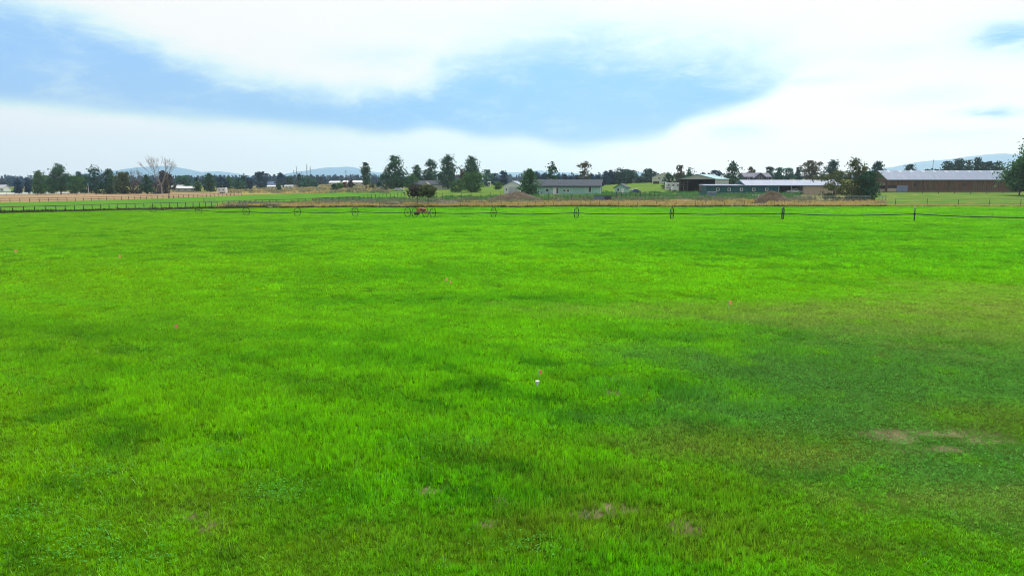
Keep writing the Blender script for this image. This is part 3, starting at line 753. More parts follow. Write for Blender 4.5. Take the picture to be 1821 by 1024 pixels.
tree('juniper_tree', 'messy olive juniper with wide open crown in the corral', 1518, 158, top=281, w_px=52, kind='juniper', leafm='olive', gap=.75, base=.05, dens=1.0, group='junipers in the corral', lumps=.4)
tree('juniper_tree', 'low sprawling left half of the corral juniper thicket', 1482, 157, top=303, w_px=62, kind='round', leafm='olive', gap=.95, base=.04, dens=.7, group='junipers in the corral', lumps=.4)
tree('juniper_tree', 'dense dark green right half of the corral juniper thicket', 1541, 157, top=306, w_px=44, kind='round', leafm='juniper', base=.02, dens=1.3, group='junipers in the corral', gap=.1)
tree('juniper_tree', 'narrow olive juniper rising right of the messy one', 1533, 161, top=293, w_px=22, kind='juniper', leafm='olive', gap=.2, base=.05, group='junipers in the corral')
tree('juniper_tree', 'dark juniper left of the brown barn roof', 1558, 255, top=288, w_px=28, kind='juniper', leafm='conifer', base=.12, group=GR)
for k, (x, tp, w, lb) in enumerate(((1616, 294, 14, 'lone small tree peeking over the left barn roof'), (1647, 300, 16, 'low tree top by the mast over the barn roof'), (1662, 301, 14, 'low tree top right of the mast'), (1681, 288, 18, 'leftmost round tree of the row over the barn roof'),
        (1700, 281, 17, 'tallest pointed tree of the row over the barn roof'), (1710, 285, 12, 'narrow tree right of the tallest one over the barn'), (1719, 286, 12, 'third peak of the row over the barn roof'), (1735, 281, 17, 'tall tree in the middle of the row over the barn'),
        (1746, 290, 16, 'low tree filling the row over the barn roof'), (1757, 288, 17, 'rounded tree right of the middle over the barn'), (1774, 286, 20, 'wide tree at the right end of the row over the barn'))):
    tree('conifer_tree', lb, x, 320 + (k * 7) % 20, top=tp, w_px=w + 5, kind='juniper' if k % 3 else 'round', leafm='conifer', group='tree row behind the long brown barn', base=.02)
tree('leafy_tree', 'huge leafy tree cut by the right edge of the picture', 1846, 190, top=224, w_px=98, kind='juniper', leafm='big', dens=1.4, base=.10, group=GR, leaf=.55, lumps=.18)
tree('leafy_tree', 'low leafy limbs mass hanging before the barn end', 1812, 192, top=285, w_px=38, kind='round', leafm='big', dens=1.2, base=.18, group=GR, leaf=.5)
# two small trees with dark crowns on thin trunks by the field edge
tree('orchard_tree', 'left small plum tree with round crown on a thin trunk', 742, 152, top=331, w_px=34, kind='round', leafm='purple', base=.52, group='plum trees behind the sprinkler engine', gap=.1)
tree('orchard_tree', 'right small plum tree with round crown on a thin trunk', 762, 150, top=330, w_px=30, kind='round', leafm='olive', base=.52, group='plum trees behind the sprinkler engine', gap=.15)

# the big bare tree, poplars
def bare_tree(name, label, x, Y, top, w_px, kind, mt, group=None, seed=1, n0=9):
    X, Yp, Z = on(x, Y); H = at(x, top, Y)[2] - Z; Wd = w_px / 1229 * Y
    rng = random.Random(seed)
    t = thing(name, label, 'tree', (X, Yp, Z), 0, group)
    tr = MB(); br = MB()
    if kind == 'fan':
        tr.tube((0, 0, -.3), (0, 0, H * .28), H * .022, H * .018, 8)
        def grow(p, d, L, r, depth):
            q = p + d * L
            br.tube(p, q, r, r * .7, 4)
            if depth == 0: return
            for _ in range(3 if depth > 1 else 4):
                nd = (d + Vector((rng.uniform(-.42, .42), rng.uniform(-.42, .42), rng.uniform(-.05, .32)))).normalized()
                grow(q, nd, L * rng.uniform(.6, .85), r * .62, depth - 1)
        for k in range(n0):
            a = 2 * math.pi * k / n0 + rng.uniform(-.2, .2)
            sp = rng.uniform(.25, 1.0)
            d = Vector((math.cos(a) * sp * Wd / H * 1.15, math.sin(a) * sp * .8, 1)).normalized()
            grow(Vector((0, 0, H * rng.uniform(.18, .28))), d, H * .30, H * .0055, 3)
    else:
        tr.tube((0, 0, -.3), (0, 0, H * .55), H * .012, H * .007, 5)
        br.tube((0, 0, H * .55), (0, 0, H), H * .007, .02, 4)
        for k in range(46):
            z0 = H * rng.uniform(.12, .9); a = rng.uniform(0, 6.28); L = H * rng.uniform(.08, .2)
            br.tube((0, 0, z0), (math.cos(a) * L * .2, math.sin(a) * L * .2, z0 + L), .05, .02, 3)
    tr.build('trunk', mt, t); br.build('branches', mt, t)
    return t
bare_tree('bare_tree', 'big leafless tree with fan of pale branches', 288, 325, 279, 62, 'fan', M_bark2, GL, 3, 9)
for k, (x, tp, lb) in enumerate(((524, 303, 'leftmost bare poplar'), (529, 297, 'second bare poplar from the left'), (538, 305, 'short middle bare poplar'), (547, 292, 'tallest bare poplar'), (553, 296, 'rightmost bare poplar'))):
    bare_tree('bare_poplar', lb + ' of the group at the slope crest', x, 470 + k * 4, tp, 5, 'poplar', M_bark, 'bare poplars on the slope crest', 20 + k)
bare_tree('bare_tree', 'small leafless tree right of the olive tree', 246, 328, 303, 20, 'fan', M_bark, GL, 9, 6)

# far wood along the horizon (nobody could count it)
def far_wood():
    r = np.random.RandomState(3)
    Vs = []; Fs = []; Ts = []; n0 = 0
    for lo_, hi_, Yb, dep, n in ((-400, 1230, 950, 260, 1500), (-400, 700, 700, 120, 330), (1200, 2200, 620, 120, 260)):
        for i in range(n):
            x = r.uniform(lo_, hi_); Yd = Yb + r.uniform(0, dep)
            X = (x - 910) / 1229 * Yd; Z = g(X, Yd)
            H = r.uniform(8, 14.5) * (1 if Yb > 800 else .75) ; W_ = H * r.uniform(.4, .75)
            if Yb == 620: H *= .5
            m = 26
            t = 1 - r.power(1.4, m); ph = r.uniform(0, 6.28, m); rad = W_ / 2 * np.clip(1 - t, 0, 1) ** .6 * np.sqrt(r.rand(m))
            P = np.stack([X + rad * np.cos(ph), Yd + rad * np.sin(ph), Z + H * t], 1)
            L = 1.9
            a = r.normal(0, 1, (m, 3)); a /= np.linalg.norm(a, axis=1)[:, None]; b = np.cross(a, r.normal(0, 1, (m, 3))); b /= np.linalg.norm(b, axis=1)[:, None]
            Vs.append(np.stack([P - a * L, P + b * L * .7, P + a * L, P - b * L * .7], 1).reshape(-1, 3)); Ts.append(np.full(m * 4, r.rand()))
    V = np.concatenate(Vs); Fc = np.arange(len(V)).reshape(-1, 4)
    tag(mesh_obj('far_wood', V, Fc, LM['bluish'], attrs={'tone': np.concatenate(Ts)}), 'dark wood tinted haze blue, reading as one band along the horizon', kind='stuff')
far_wood()

# ------------------------------------------------------------------ hills
M_hill = mat('hill_haze_blue', (.06, .21, .36), (.05, .18, .31), .4, .004, .95, 5, (1, 1, 1), coord='World')  # blue of the distant haze is put into the hill colour
def hill(label, prof, Y, depth=900):
    V = []; nx = len(prof)
    xs = np.linspace(prof[0][0], prof[-1][0], 60); ys = np.interp(xs, [p[0] for p in prof], [p[1] for p in prof])
    rows = np.linspace(-1, 1, 13)
    for i, x in enumerate(xs):
        top = at(x, ys[i], Y)[2] + (vnoise(i * .5, Y * .01) - .5) * 6
        for q in rows:
            w = (1 - q * q)
            V.append(((x - 910.5) / 1229 * Y, Y + q * depth, -10 + (max(top, 0) + 10) * (w ** .8) * (1 - .1 * vnoise(i * .7, q * 5, 3) * (abs(q) > .05))))
    idx = np.arange(60 * 13).reshape(60, 13)
    Fc = np.stack([idx[:-1, :-1], idx[1:, :-1], idx[1:, 1:], idx[:-1, 1:]], -1).reshape(-1, 4)
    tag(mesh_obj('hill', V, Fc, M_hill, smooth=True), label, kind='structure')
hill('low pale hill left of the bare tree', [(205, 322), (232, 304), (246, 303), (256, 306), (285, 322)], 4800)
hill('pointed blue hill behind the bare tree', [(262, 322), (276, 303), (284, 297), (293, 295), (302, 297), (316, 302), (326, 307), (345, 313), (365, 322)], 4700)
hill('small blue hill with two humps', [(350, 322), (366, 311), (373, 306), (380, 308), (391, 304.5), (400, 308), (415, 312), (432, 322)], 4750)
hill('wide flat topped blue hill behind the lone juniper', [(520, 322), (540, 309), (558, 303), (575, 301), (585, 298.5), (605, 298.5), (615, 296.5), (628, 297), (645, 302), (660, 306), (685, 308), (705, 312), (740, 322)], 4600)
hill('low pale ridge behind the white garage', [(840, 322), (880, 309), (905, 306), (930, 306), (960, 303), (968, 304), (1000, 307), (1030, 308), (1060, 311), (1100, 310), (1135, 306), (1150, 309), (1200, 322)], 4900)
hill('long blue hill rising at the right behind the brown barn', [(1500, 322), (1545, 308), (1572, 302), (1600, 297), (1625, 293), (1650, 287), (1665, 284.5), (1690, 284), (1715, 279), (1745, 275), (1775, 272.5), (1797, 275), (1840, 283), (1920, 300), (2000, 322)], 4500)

# ------------------------------------------------------------------ buildings
M_teal = mat('teal_siding', (.29, .47, .42), (.24, .41, .37), .4, 1.2, .75, 3, (1, 1, .3))
M_roofgrey = mat('grey_shingles', (.038, .055, .078), (.028, .04, .058), .4, 3, .9, 4)
M_white = mat('white_paint', (.60, .60, .60), (.52, .53, .54), .4, 1.5, .6, 3)
M_trim = mat('white_trim', (.66, .66, .65), (.6, .6, .58), .4, 4, .5, 2)
M_glass = mat('window_glass', (.035, .045, .055), (.06, .07, .08), .4, 1.5, .15, 2)
M_darkin = mat('dark_timber_and_shade', (.045, .032, .032), (.025, .018, .02), .4, 2, .9, 3)
M_beige = mat('beige_siding', (.50, .50, .42), (.42, .43, .37), .4, .8, .8, 3, (1, 1, .3))
M_metal = mat('pale_metal_roof', (.21, .255, .35), (.155, .195, .28), .12, .7, .6, 4, (4, .3, 1), metal=.0)
M_grwall = mat('dark_green_siding', (.016, .095, .115), (.010, .070, .088), .4, 1.0, .7, 3, (3, 3, .3))
M_tealroof = mat('teal_metal_roof', (.04, .24, .27), (.03, .18, .21), .4, .7, .5, 3, (4, 1, 1))
M_lgrey = mat('light_grey_siding', (.42, .43, .45), (.36, .37, .39), .4, .7, .6, 3, (4, 4, .3))
M_gable = mat('weathered_gable', (.40, .39, .36), (.33, .32, .30), .4, 2, .8, 3, (4, 1, 1))
M_tan = mat('tan_boards', (.42, .34, .26), (.33, .26, .19), .4, 2.5, .85, 4, (4, 4, .3))
M_navy = mat('dark_blue_siding', (.05, .065, .13), (.035, .05, .10), .4, 1, .8, 3)
M_purpleroof = mat('slate_purple_roof', (.10, .10, .16), (.075, .075, .12), .4, 1, .8, 3)
M_bluedoor = mat('blue_grey_boards', (.20, .24, .36), (.14, .17, .27), .4, 2.5, .8, 4, (5, 5, .3))
M_sky = mat('translucent_panel', (.28, .34, .42), (.24, .30, .38), .4, 2, .4, 2)
M_brownbox = mat('brown_boards', (.19, .12, .09), (.13, .085, .07), .4, 2.5, .9, 4, (.4, .4, 5))
M_boxblue = mat('blue_grey_steel', (.13, .19, .30), (.10, .15, .24), .4, 2, .6, 3)
M_boxdark = mat('dark_steel', (.05, .06, .09), (.035, .04, .06), .4, 2, .7, 3)
M_bin = mat('green_bin', (.04, .16, .12), (.03, .12, .09), .4, 2, .6, 3)
M_post = mat('weathered_post', (.10, .085, .07), (.05, .045, .04), .4, 8, .9, 4, (1, 1, .3))
M_blackrail = mat('dark_rail', (.030, .035, .030), (.02, .022, .02), .4, 6, .7, 3)
M_brownrail = mat('brown_rail', (.19, .12, .09), (.12, .075, .055), .4, 6, .85, 3)
M_green_gate = mat('grey_green_gate', (.13, .20, .18), (.09, .14, .13), .4, 6, .6, 3)
M_steel = mat('dull_steel', (.022, .028, .026), (.012, .016, .015), .4, 5, .7, 3, metal=.2)
M_rust = mat('rusty_red_paint', (.42, .15, .05), (.25, .09, .04), .4, 6, .7, 4)
M_tyre = mat('rubber', (.02, .02, .02), (.012, .012, .012), .4, 5, .9, 2)
def barn_mat():
    m = bpy.data.materials.new('old_brown_boards'); m.use_nodes = True
    t = m.node_tree; t.nodes.clear(); n = NT(t)
    o = n.n('ShaderNodeTexCoord').outputs['Object']
    bd = n.noise(n.vmap(o, (4.5, 4.5, .12)), 1.0, 3, .7); st = n.noise(n.vmap(o, (.5, .5, .25)), 1.0, 5, .6)
    c = n.mix(n.ss(bd, .35, .65), (.045, .026, .016), (.15, .088, .055))
    c = n.mix(n.ss(st, .48, .68), c, (.13, .045, .025))
    z = n.n('ShaderNodeSeparateXYZ', {0: o}).outputs[2]
    c = n.mix(n.m('MULTIPLY', n.ss(n.m('ADD', z, n.m('MULTIPLY', bd, .8)), 1.2, .4), .5), c, (.26, .21, .15))
    p = n.n('ShaderNodeBsdfPrincipled', {'Base Color': c, 'Roughness': .9})
    n.n('ShaderNodeOutputMaterial', {'Surface': p.outputs[0]})
    return m
M_barn = barn_mat()

def window(par, x, z, w, h, y=0.0, side=-1, fr=.10, dark=M_glass, frame=M_trim, name='window'):
    """framed window on the front (-y) face of its house; x centre, z sill height"""
    m = MB(); d = .07 * side
    y0, y1 = sorted((y, y + d))
    m.box(x - w / 2, x + w / 2, y0, y1, z + h - fr, z + h); m.box(x - w / 2, x + w / 2, y0, y1, z, z + fr)
    m.box(x - w / 2, x - w / 2 + fr, y0, y1, z + fr, z + h - fr); m.box(x + w / 2 - fr, x + w / 2, y0, y1, z + fr, z + h - fr)
    f = m.build(name, frame, par)
    p = MB(); a, b = sorted((y + .01 * side, y + .035 * side))
    p.box(x - w / 2 + fr, x + w / 2 - fr, a, b, z + fr, z + h - fr)
    p.build('pane', dark, f)
    return f
def side_window(par, xw, yc, z, w, h, sgn=1, fr=.1):
    m = MB(); x0, x1 = sorted((xw, xw + .07 * sgn))
    m.box(x0, x1, yc - w / 2, yc + w / 2, z + h - fr, z + h); m.box(x0, x1, yc - w / 2, yc + w / 2, z, z + fr)
    m.box(x0, x1, yc - w / 2, yc - w / 2 + fr, z + fr, z + h - fr); m.box(x0, x1, yc + w / 2 - fr, yc + w / 2, z + fr, z + h - fr)
    f = m.build('window', M_trim, par)
    a, b = sorted((xw + .01 * sgn, xw + .035 * sgn))
    MB().box(a, b, yc - w / 2 + fr, yc + w / 2 - fr, z + fr, z + h - fr).build('pane', M_glass, f)
def door(par, x, w, h, mt, y=0.0, z=0.05, handle=True, name='door'):
    d = MB().box(x - w / 2, x + w / 2, y - .06, y, z, z + h).build(name, mt, par)
    if handle: MB().box(x + w / 2 - .16, x + w / 2 - .08, y - .10, y - .062, z + h * .45, z + h * .5).build('handle', M_steel, d)
    return d
def shell(par, L, D, h, mt, rise=0, axis='x', x0=None, name='wall', t=.0):
    """solid wall block, with gable ends below the ridge; front face at y=0"""
    x0 = -L / 2 if x0 is None else x0
    m = MB()
    if axis == 'x': m.prism([(0, -.3), (D, -.3), (D, h), (D / 2, h + rise), (0, h)], 'x', x0, x0 + L)
    else: m.prism([(x0, -.3), (x0 + L, -.3), (x0 + L, h), (x0 + L / 2, h + rise), (x0, h)], 'y', 0, D)
    return m.build(name, mt, par)
def gable_roof(par, L, D, h, rise, mt, axis='x', ov=.4, th=.16, x0=None, gap=.03, name='roof'):
    x0 = -L / 2 if x0 is None else x0
    m = MB(); z = h + gap
    if axis == 'x':
        s = rise / (D / 2)
        m.prism([(-ov, z - s * ov), (D / 2, z + rise), (D + ov, z - s * ov), (D + ov, z - s * ov + th), (D / 2, z + rise + th), (-ov, z - s * ov + th)], 'x', x0 - ov, x0 + L + ov)
    else:
        s = rise / (L / 2)
        m.prism([(x0 - ov, z - s * ov), (x0 + L / 2, z + rise), (x0 + L + ov, z - s * ov), (x0 + L + ov, z - s * ov + th), (x0 + L / 2, z + rise + th), (x0 - ov, z - s * ov + th)], 'y', -ov, D + ov)
    return m.build(name, mt, par)

# A: teal farmhouse
X, Y, Z = on(1002, 218)
t = thing('farmhouse', 'long teal single storey house with dark grey shingle roof', 'house', (X, Y, Z), R(-12))
L, D, h, rise = 23.0, 8.0, 2.75, 1.75
shell(t, L, D, h, M_teal, rise)
rf = gable_roof(t, L, D, h, rise, M_roofgrey, ov=.5)
MB().box(-L / 2 - .5, L / 2 + .5, -.56, -.51, h - .42, h - .12).build('gutter', M_boxdark, t)
for xx in (-1.6, -.9, 5.5): MB().tube((xx, 2.0, h + .8), (xx, 2.0, h + 1.5), .09, n=8).build('roof_vent', M_lgrey, rf)
window(t, -5.2, .8, 1.1, 1.0); 
pd = door(t, -2.4, 1.9, 2.2, M_trim, handle=False, name='patio_door'); MB().box(-2.25, -1.6, -.09, -.061, .25, 2.1).build('pane', M_glass, pd)
window(t, 0.3, .75, .95, .85); window(t, 1.5, .75, .95, .85); window(t, 8.3, .7, 1.0, 1.9)
side_window(t, L / 2, 3.0, .9, 1.0, 1.1)
MB().box(L / 2, L / 2 + .06, 4.6, 5.5, .05, 2.1).build('door', M_darkin, t)
MB().box(-3.6, -1.2, -1.7, -.08, -.2, .12).build('step', M_gable, t)
# B: white garage
X, Y, Z = on(911, 235)
t = thing('garage', 'white gabled garage with a panelled door behind the dirt mound', 'garage', (X, Y, Z), R(-14))
shell(t, 5.7, 7.5, 2.75, M_white, 1.35, 'y')
gable_roof(t, 5.7, 7.5, 2.75, 1.35, M_metal, 'y', .25)
gd = MB().box(-1.3, 2.0, -.05, 0, .05, 2.3).build('garage_door', M_lgrey, t)
for k in range(4): MB().box(-1.25, 1.95, -.075, -.052, .3 + k * .5, .36 + k * .5).build('door_panel', M_gable, gd)
window(t, -2.1, 1.0, .7, .8)
side_window(t, 2.85, 3, 1.1, .9, .8)
# C: teal shed
X, Y, Z = on(1103, 215)
t = thing('garden_shed', 'small teal shed with white door and window under a gable roof', 'shed', (X, Y, Z), R(-24))
shell(t, 3.6, 4.0, 2.1, M_teal, 1.0, 'y'); gable_roof(t, 3.6, 4.0, 2.1, 1.0, M_roofgrey, 'y', .4)
door(t, .75, .9, 1.85, M_trim); window(t, -.7, .9, .8, 1.0)
# D: machine shed
X, Y, Z = on(1239, 232)
t = thing('machine_shed', 'tall open fronted machine shed with teal roof and weathered gable', 'barn', (X, Y, Z), R(-36))
L, D, h, rise = 12.6, 13.0, 4.3, 1.55
MB().box(-L / 2, -L / 2 + .2, 0, D, -.3, h).build('wall', M_darkin, t)
MB().box(L / 2 - .2, L / 2, 0, D, -.3, h).build('wall', M_lgrey, t)
MB().prism([(-L / 2 + .2, -.3), (L / 2 - .2, -.3), (L / 2 - .2, h), (0, h + rise), (-L / 2 + .2, h)], 'y', D - .2, D).build('wall', M_darkin, t)
MB().prism([(-L / 2, h), (L / 2, h), (0, h + rise)], 'y', -.02, .14).build('gable', M_gable, t)
gable_roof(t, L, D, h, rise, M_tealroof, 'y', .3)
for xx in (-L / 2 + .25, -4.8, -3.4): MB().box(xx - .11, xx + .11, .2, .42, -.2, h - .02).build('post', M_post, t)
for k in range(4): MB().box(-L / 2 + .3, -3.2, .44, .5, .8 + k * .8, 1.0 + k * .8).build('rail', M_post, t)
X2, Y2, Z2 = on(1256, 226)
t = thing('crate_stack', 'brown slatted crate load with pale top inside the machine shed', 'crates', (X2, Y2 + 1.0, Z2), R(-30))
MB().box(-2.1, 2.1, 0, 1.8, 0.0, 2.3).build('slatted_side', M_brownbox, t); MB().box(-2.25, 2.25, -.15, 1.95, 2.32, 2.5).build('cover', M_lgrey, t)
# E: stable
X, Y, Z = on(1345, 196)
t = thing('stable', 'long dark green stable with pale metal roof and square windows', 'stable', (X, Y, Z), R(0))
xl, xr, D, h, rise, xm_ = -14.3, 23.5, 10.0, 2.35, 1.55, -3.35
MB().box(xl, 6.2, 0, .2, -.3, h).build('wall', M_grwall, t)
MB().box(6.2, 13.4, 5.0, 5.2, -.3, h).build('back_wall', M_darkin, t)
MB().box(xl, xm_, .2, D / 2 + .8, -.3, h - .02).build('stall_block', M_grwall, t)
MB().prism([(.2, -.3), (D, -.3), (D, h), (D / 2, h + rise), (.2, h)], 'x', xm_, 6.0).build('stall_block', M_grwall, t)
MB().box(13.4, xr, 0, D, -.3, h).build('tack_room', M_tan, t)
for xx in (6.35, 9.9, 13.25): MB().box(xx - .1, xx + .1, .05, .25, -.2, h - .02).build('post', M_gable, t)
m = MB(); ov = .5; xm = -3.4
zl, zr_ = h + .03, h + rise
m.prism([(-ov, zl), (D / 2, zr_), (D + ov, zl), (D + ov, zl + .15), (D / 2, zr_ + .15), (-ov, zl + .15)], 'x', xm, xr + ov)
m.prism([(-ov, zl), (D / 2 + 1, zl + .25), (D / 2 + 1, zl + .40), (-ov, zl + .15)], 'x', xl - ov, xm - .01)
m.build('roof', M_metal, t)
for px in (1276, 1296, 1318, 1340, 1363): window(t, (px - 1345) / 1229 * 196, .95, .85, .8, fr=.13)
# F: long brown barn
X, Y, Z = on(1577, 223)
t = thing('long_barn', 'very long weathered brown barn with pale metal roof panels', 'barn', (X, Y, Z), 0)
L, D, h, rise = 43.5, 12.0, 4.05, 2.85
shell(t, L, D, h, M_barn, rise, x0=0)
rf = gable_roof(t, L, D, h, rise, M_metal, ov=.35, x0=0)
s = rise / (D / 2)
for k in range(11):
    xx = 2.3 + k * 3.78; y0, y1 = D / 2 - 1.35, D / 2 - .25
    q = lambda y: h + .03 + .16 + s * y
    MB().add([(xx, y0, q(y0) + .01), (xx + 1.0, y0, q(y0) + .01), (xx + 1.0, y1, q(y1) + .01), (xx, y1, q(y1) + .01), (xx, y0, q(y0) + .06), (xx + 1.0, y0, q(y0) + .06), (xx + 1.0, y1, q(y1) + .06), (xx, y1, q(y1) + .06)],
             [(0, 3, 2, 1), (4, 5, 6, 7), (0, 1, 5, 4), (1, 2, 6, 5), (2, 3, 7, 6), (3, 0, 4, 7)]).build('skylight', M_sky, rf)
for px in (1626, 1714): window(t, (px - 1577) / 1229 * 223, 2.0, .75, 1.0, fr=.1, frame=M_darkin)
MB().box(3.1, 6.6, -.08, 0, .15, 2.25).build('door', M_bluedoor, t)
MB().box(.25, 3.0, -.06, 0, 1.35, 2.35).build('feed_opening', M_darkin, t)  # dark slab on the solid wall, painted as the shaded opening
MB().box(.15, 3.0, -.09, 0, .2, 1.3).build('board_panel', M_tan, t)
lt = MB().prism([(-4.2, -.3), (0, -.3), (0, 3.35), (-4.2, 2.7)], 'y', 1.2, 8.0).build('side_shed', M_tan, t)
MB().prism([(-4.6, 2.68), (0, 3.4), (0, 3.55), (-4.6, 2.83)], 'y', .6, 8.4).build('shed_roof', M_darkin, lt)
MB().box(-3.2, -.1, 1.12, 1.19, 1.1, 2.2).build('shed_opening', M_darkin, lt)  # dark slab again, shade of the open bay as colour
# G: beige barn
X, Y, Z = on(1181, 335)
t = thing('beige_barn', 'pale beige barn with low gable behind the green paddock', 'barn', (X, Y, Z), R(-10))
shell(t, 11.0, 10, 3.1, M_beige, 2.2, 'y'); gable_roof(t, 11.0, 10, 3.1, 2.2, M_gable, 'y', .3)
MB().box(-5.2, -2.4, -.06, 0, .05, 1.2).build('door', M_darkin, t)
window(t, -2.4, 2.3, 1.2, .8)
MB().box(-1.2, 1.6, -.06, 0, .05, 2.6).build('sliding_door', M_lgrey, t)
# H: dark timber house
X, Y, Z = on(1347, 300)
t = thing('timber_house', 'dark blue house with slate roof and a glazed front gable', 'house', (X, Y, Z - .5), 0)
shell(t, 11.4, 8, 2.4, M_navy, 1.6); gable_roof(t, 11.4, 8, 2.4, 1.6, M_purpleroof)
fg = MB().prism([(-2.2, -.3), (3.0, -.3), (3.0, 1.9), (.4, 4.0), (-2.2, 1.9)], 'y', -2, 3.9).build('front_wing', M_navy, t)
MB().prism([(-2.6, 1.6), (.4, 4.03), (3.4, 1.6), (3.4, 1.8), (.4, 4.23), (-2.6, 1.8)], 'y', -2.4, 3.8).build('wing_roof', M_purpleroof, fg)
for xx, hh in ((-.6, 1.2), (.4, 1.9), (1.4, 1.2)): window(t, xx, 1.1, .8, hh, y=-2.0, frame=M_gable)
window(t, 4.3, 1.0, 1.0, 1.0); window(t, -4.0, 1.0, 1.0, 1.0)
# I: grey farmhouse left of centre
X, Y, Z = on(772, 318)
t = thing('grey_farmhouse', 'low grey house with dark roof and brown porch gable among junipers', 'house', (X, Y, Z), 0)
shell(t, 17.5, 8, 2.3, M_beige, 1.7); rf = gable_roof(t, 17.5, 8, 2.3, 1.7, M_roofgrey)
pw = MB().prism([(-5.2, -.3), (-1.6, -.3), (-1.6, 1.9), (-3.4, 3.2), (-5.2, 1.9)], 'y', -2.0, 3.5).build('porch', M_tan, t)
MB().prism([(-5.8, 1.6), (-3.4, 3.3), (-1.0, 1.6), (-1.0, 1.8), (-3.4, 3.5), (-5.8, 1.8)], 'y', -2.3, 3.2).build('porch_roof', M_gable, pw)
for xx in (1.8, 3.9, 6.0): window(t, xx, .6, .8, 1.3, fr=.2)
window(t, -3.4, .8, 1.2, 1.2, y=-2.0)
MB().tube((1.2, 3.0, 3.2), (1.2, 3.0, 6.0), .22, n=8).build('flue_pipe', M_white, rf)
# small white and grey buildings
def long_shed(name, label, x, Y, w_px, h, D, rise, wm, rm, openings=3, rz=0, group=None, cat='shed'):
    X, Yp, Z = on(x, Y); L = w_px / 1229 * Y
    t = thing(name, label, cat, (X, Yp, Z), rz, group)
    shell(t, L, D, h, wm, rise); gable_roof(t, L, D, h, rise, rm, ov=.3)
    for k in range(openings):
        window(t, -L / 2 + L * (k + .5) / openings, h * .3, L / openings * .4, h * .4, fr=.1, frame=M_trim if wm is not M_white else M_gable)
    return t
long_shed('pole_shed', 'white roofed long shed behind the stubble field', 330, 372, 35, 1.9, 5, .9, M_gable, M_white)
long_shed('pole_shed', 'smaller pale roofed shed just above the long shed', 314, 410, 18, 2.0, 5, 1.1, M_gable, M_lgrey, 2)
long_shed('blue_house', 'blue roofed house on the slope crest at left', 486, 505, 22, 2.2, 7, 2.2, M_navy, mat('blue_roof', (.09, .14, .26), (.07, .11, .2), .4, 1), 3, cat='house')
long_shed('white_hall', 'wide white roofed hall left of the lone juniper', 629, 600, 40, 2.3, 10, 1.6, M_lgrey, M_white, 4, cat='hall')
long_shed('white_hall', 'short white roofed hall left of the utility pole', 594, 620, 18, 2.3, 10, 1.4, M_lgrey, M_white, 3, cat='hall')
long_shed('white_cottage', 'white low house under the blue roofed house', 487, 455, 24, 1.5, 4, .7, M_white, M_white, 4, cat='house')
long_shed('white_cottage', 'small white house right of the blue roofed house', 513, 462, 15, 1.5, 4, .6, M_white, M_lgrey, 2, cat='house')
long_shed('white_cottage', 'tiny white building over the sage green tree', 868, 395, 8, 1.8, 4, .7, M_white, M_white, 2, cat='house')
long_shed('pale_dome_shed', 'pale shed at the far left edge', 0, 420, 13, 2.2, 6, 1.7, M_white, M_lgrey, 2)
# trailers and containers
def boxvan(name, label, cat, x, Y, w_px, h, D, mt, stripe=None, wheels=True, rz=0, z0=.45, wins=2, group=None):
    X, Yp, Z = on(x, Y); L = w_px / 1229 * Y
    t = thing(name, label, cat, (X, Yp, Z), rz, group)
    m = MB(); c = .18
    m.prism([(-L / 2, z0), (L / 2, z0), (L / 2, h - c), (L / 2 - c, h), (-L / 2 + c * 1.6, h), (-L / 2, h - c * 1.8)], 'y', 0, D)
    m.build('body', mt, t)
    if stripe: MB().box(-L / 2 + .1, L / 2 - .1, -.02, 0, z0 + .45, z0 + .75).build('stripe', stripe, t)
    for k in range(wins): window(t, -L / 2 + L * (k + .5) / wins, z0 + (h - z0) * .48, .8, .6, fr=.07)
    if wheels:
        for xx in (-L * .12, L * .12):
            for yy in (-.02, D - .2): MB().tube((xx, yy, .35), (xx, yy + .22, .35), .35, n=14).build('wheel', M_tyre, t)
    return t
boxvan('travel_trailer', 'white camper trailer parked left of the machine shed', 'trailer', 1197, 245, 25, 2.95, 2.4, M_white, mat('lilac_stripe', (.3, .22, .38), (.25, .2, .3), .4, 2), wins=3)
boxvan('utility_trailer', 'small white box trailer in front of the camper', 'trailer', 1200, 236, 10, 1.7, 1.6, M_white, wins=0)
boxvan('stock_trailer', 'white box trailer at the end of the brown rail fence', 'trailer', 394, 330, 15, 2.75, 2.2, M_white, wins=2)
def crate(name, label, cat, x, Y, w, d, h, mt, lid, rz=0, ribs=5):
    X, Yp, Z = on(x, Y); t = thing(name, label, cat, (X, Yp, Z), rz)
    m = MB().box(-w / 2, w / 2, 0, d, .06, h)
    for k in range(ribs): xx = -w / 2 + w * (k + .5) / ribs; m.box(xx - .03, xx + .03, -.035, 0, .08, h - .04)
    m.build('body', mt, t)
    MB().prism([(-.12, h + .005), (d + .12, h + .005), (d + .12, h + .09), (-.12, h + .14)], 'x', -w / 2 - .12, w / 2 + .12).build('lid', lid, t)
    for xx in (-w / 2 + .1, w / 2 - .25): MB().box(xx, xx + .15, .05, d - .05, -.1, .058).build('skid', M_post, t)
    return t
crate('storage_box', 'blue grey steel box beside the teal house', 'storage box', 1066, 162, 2.3, 1.8, 1.45, M_boxblue, M_boxdark)
crate('storage_box', 'dark box right of the blue grey steel box', 'storage box', 1081, 163, 1.5, 1.6, 1.4, M_boxdark, M_boxdark)
crate('feed_bin', 'green bin in front of the machine shed opening', 'bin', 1249, 188, 1.4, 1.2, 1.35, M_bin, M_boxdark)
crate('tool_box', 'blue grey cabinet with pale lid before the stable', 'cabinet', 1267, 182, 1.9, 1.4, 1.4, M_boxblue, M_lgrey)
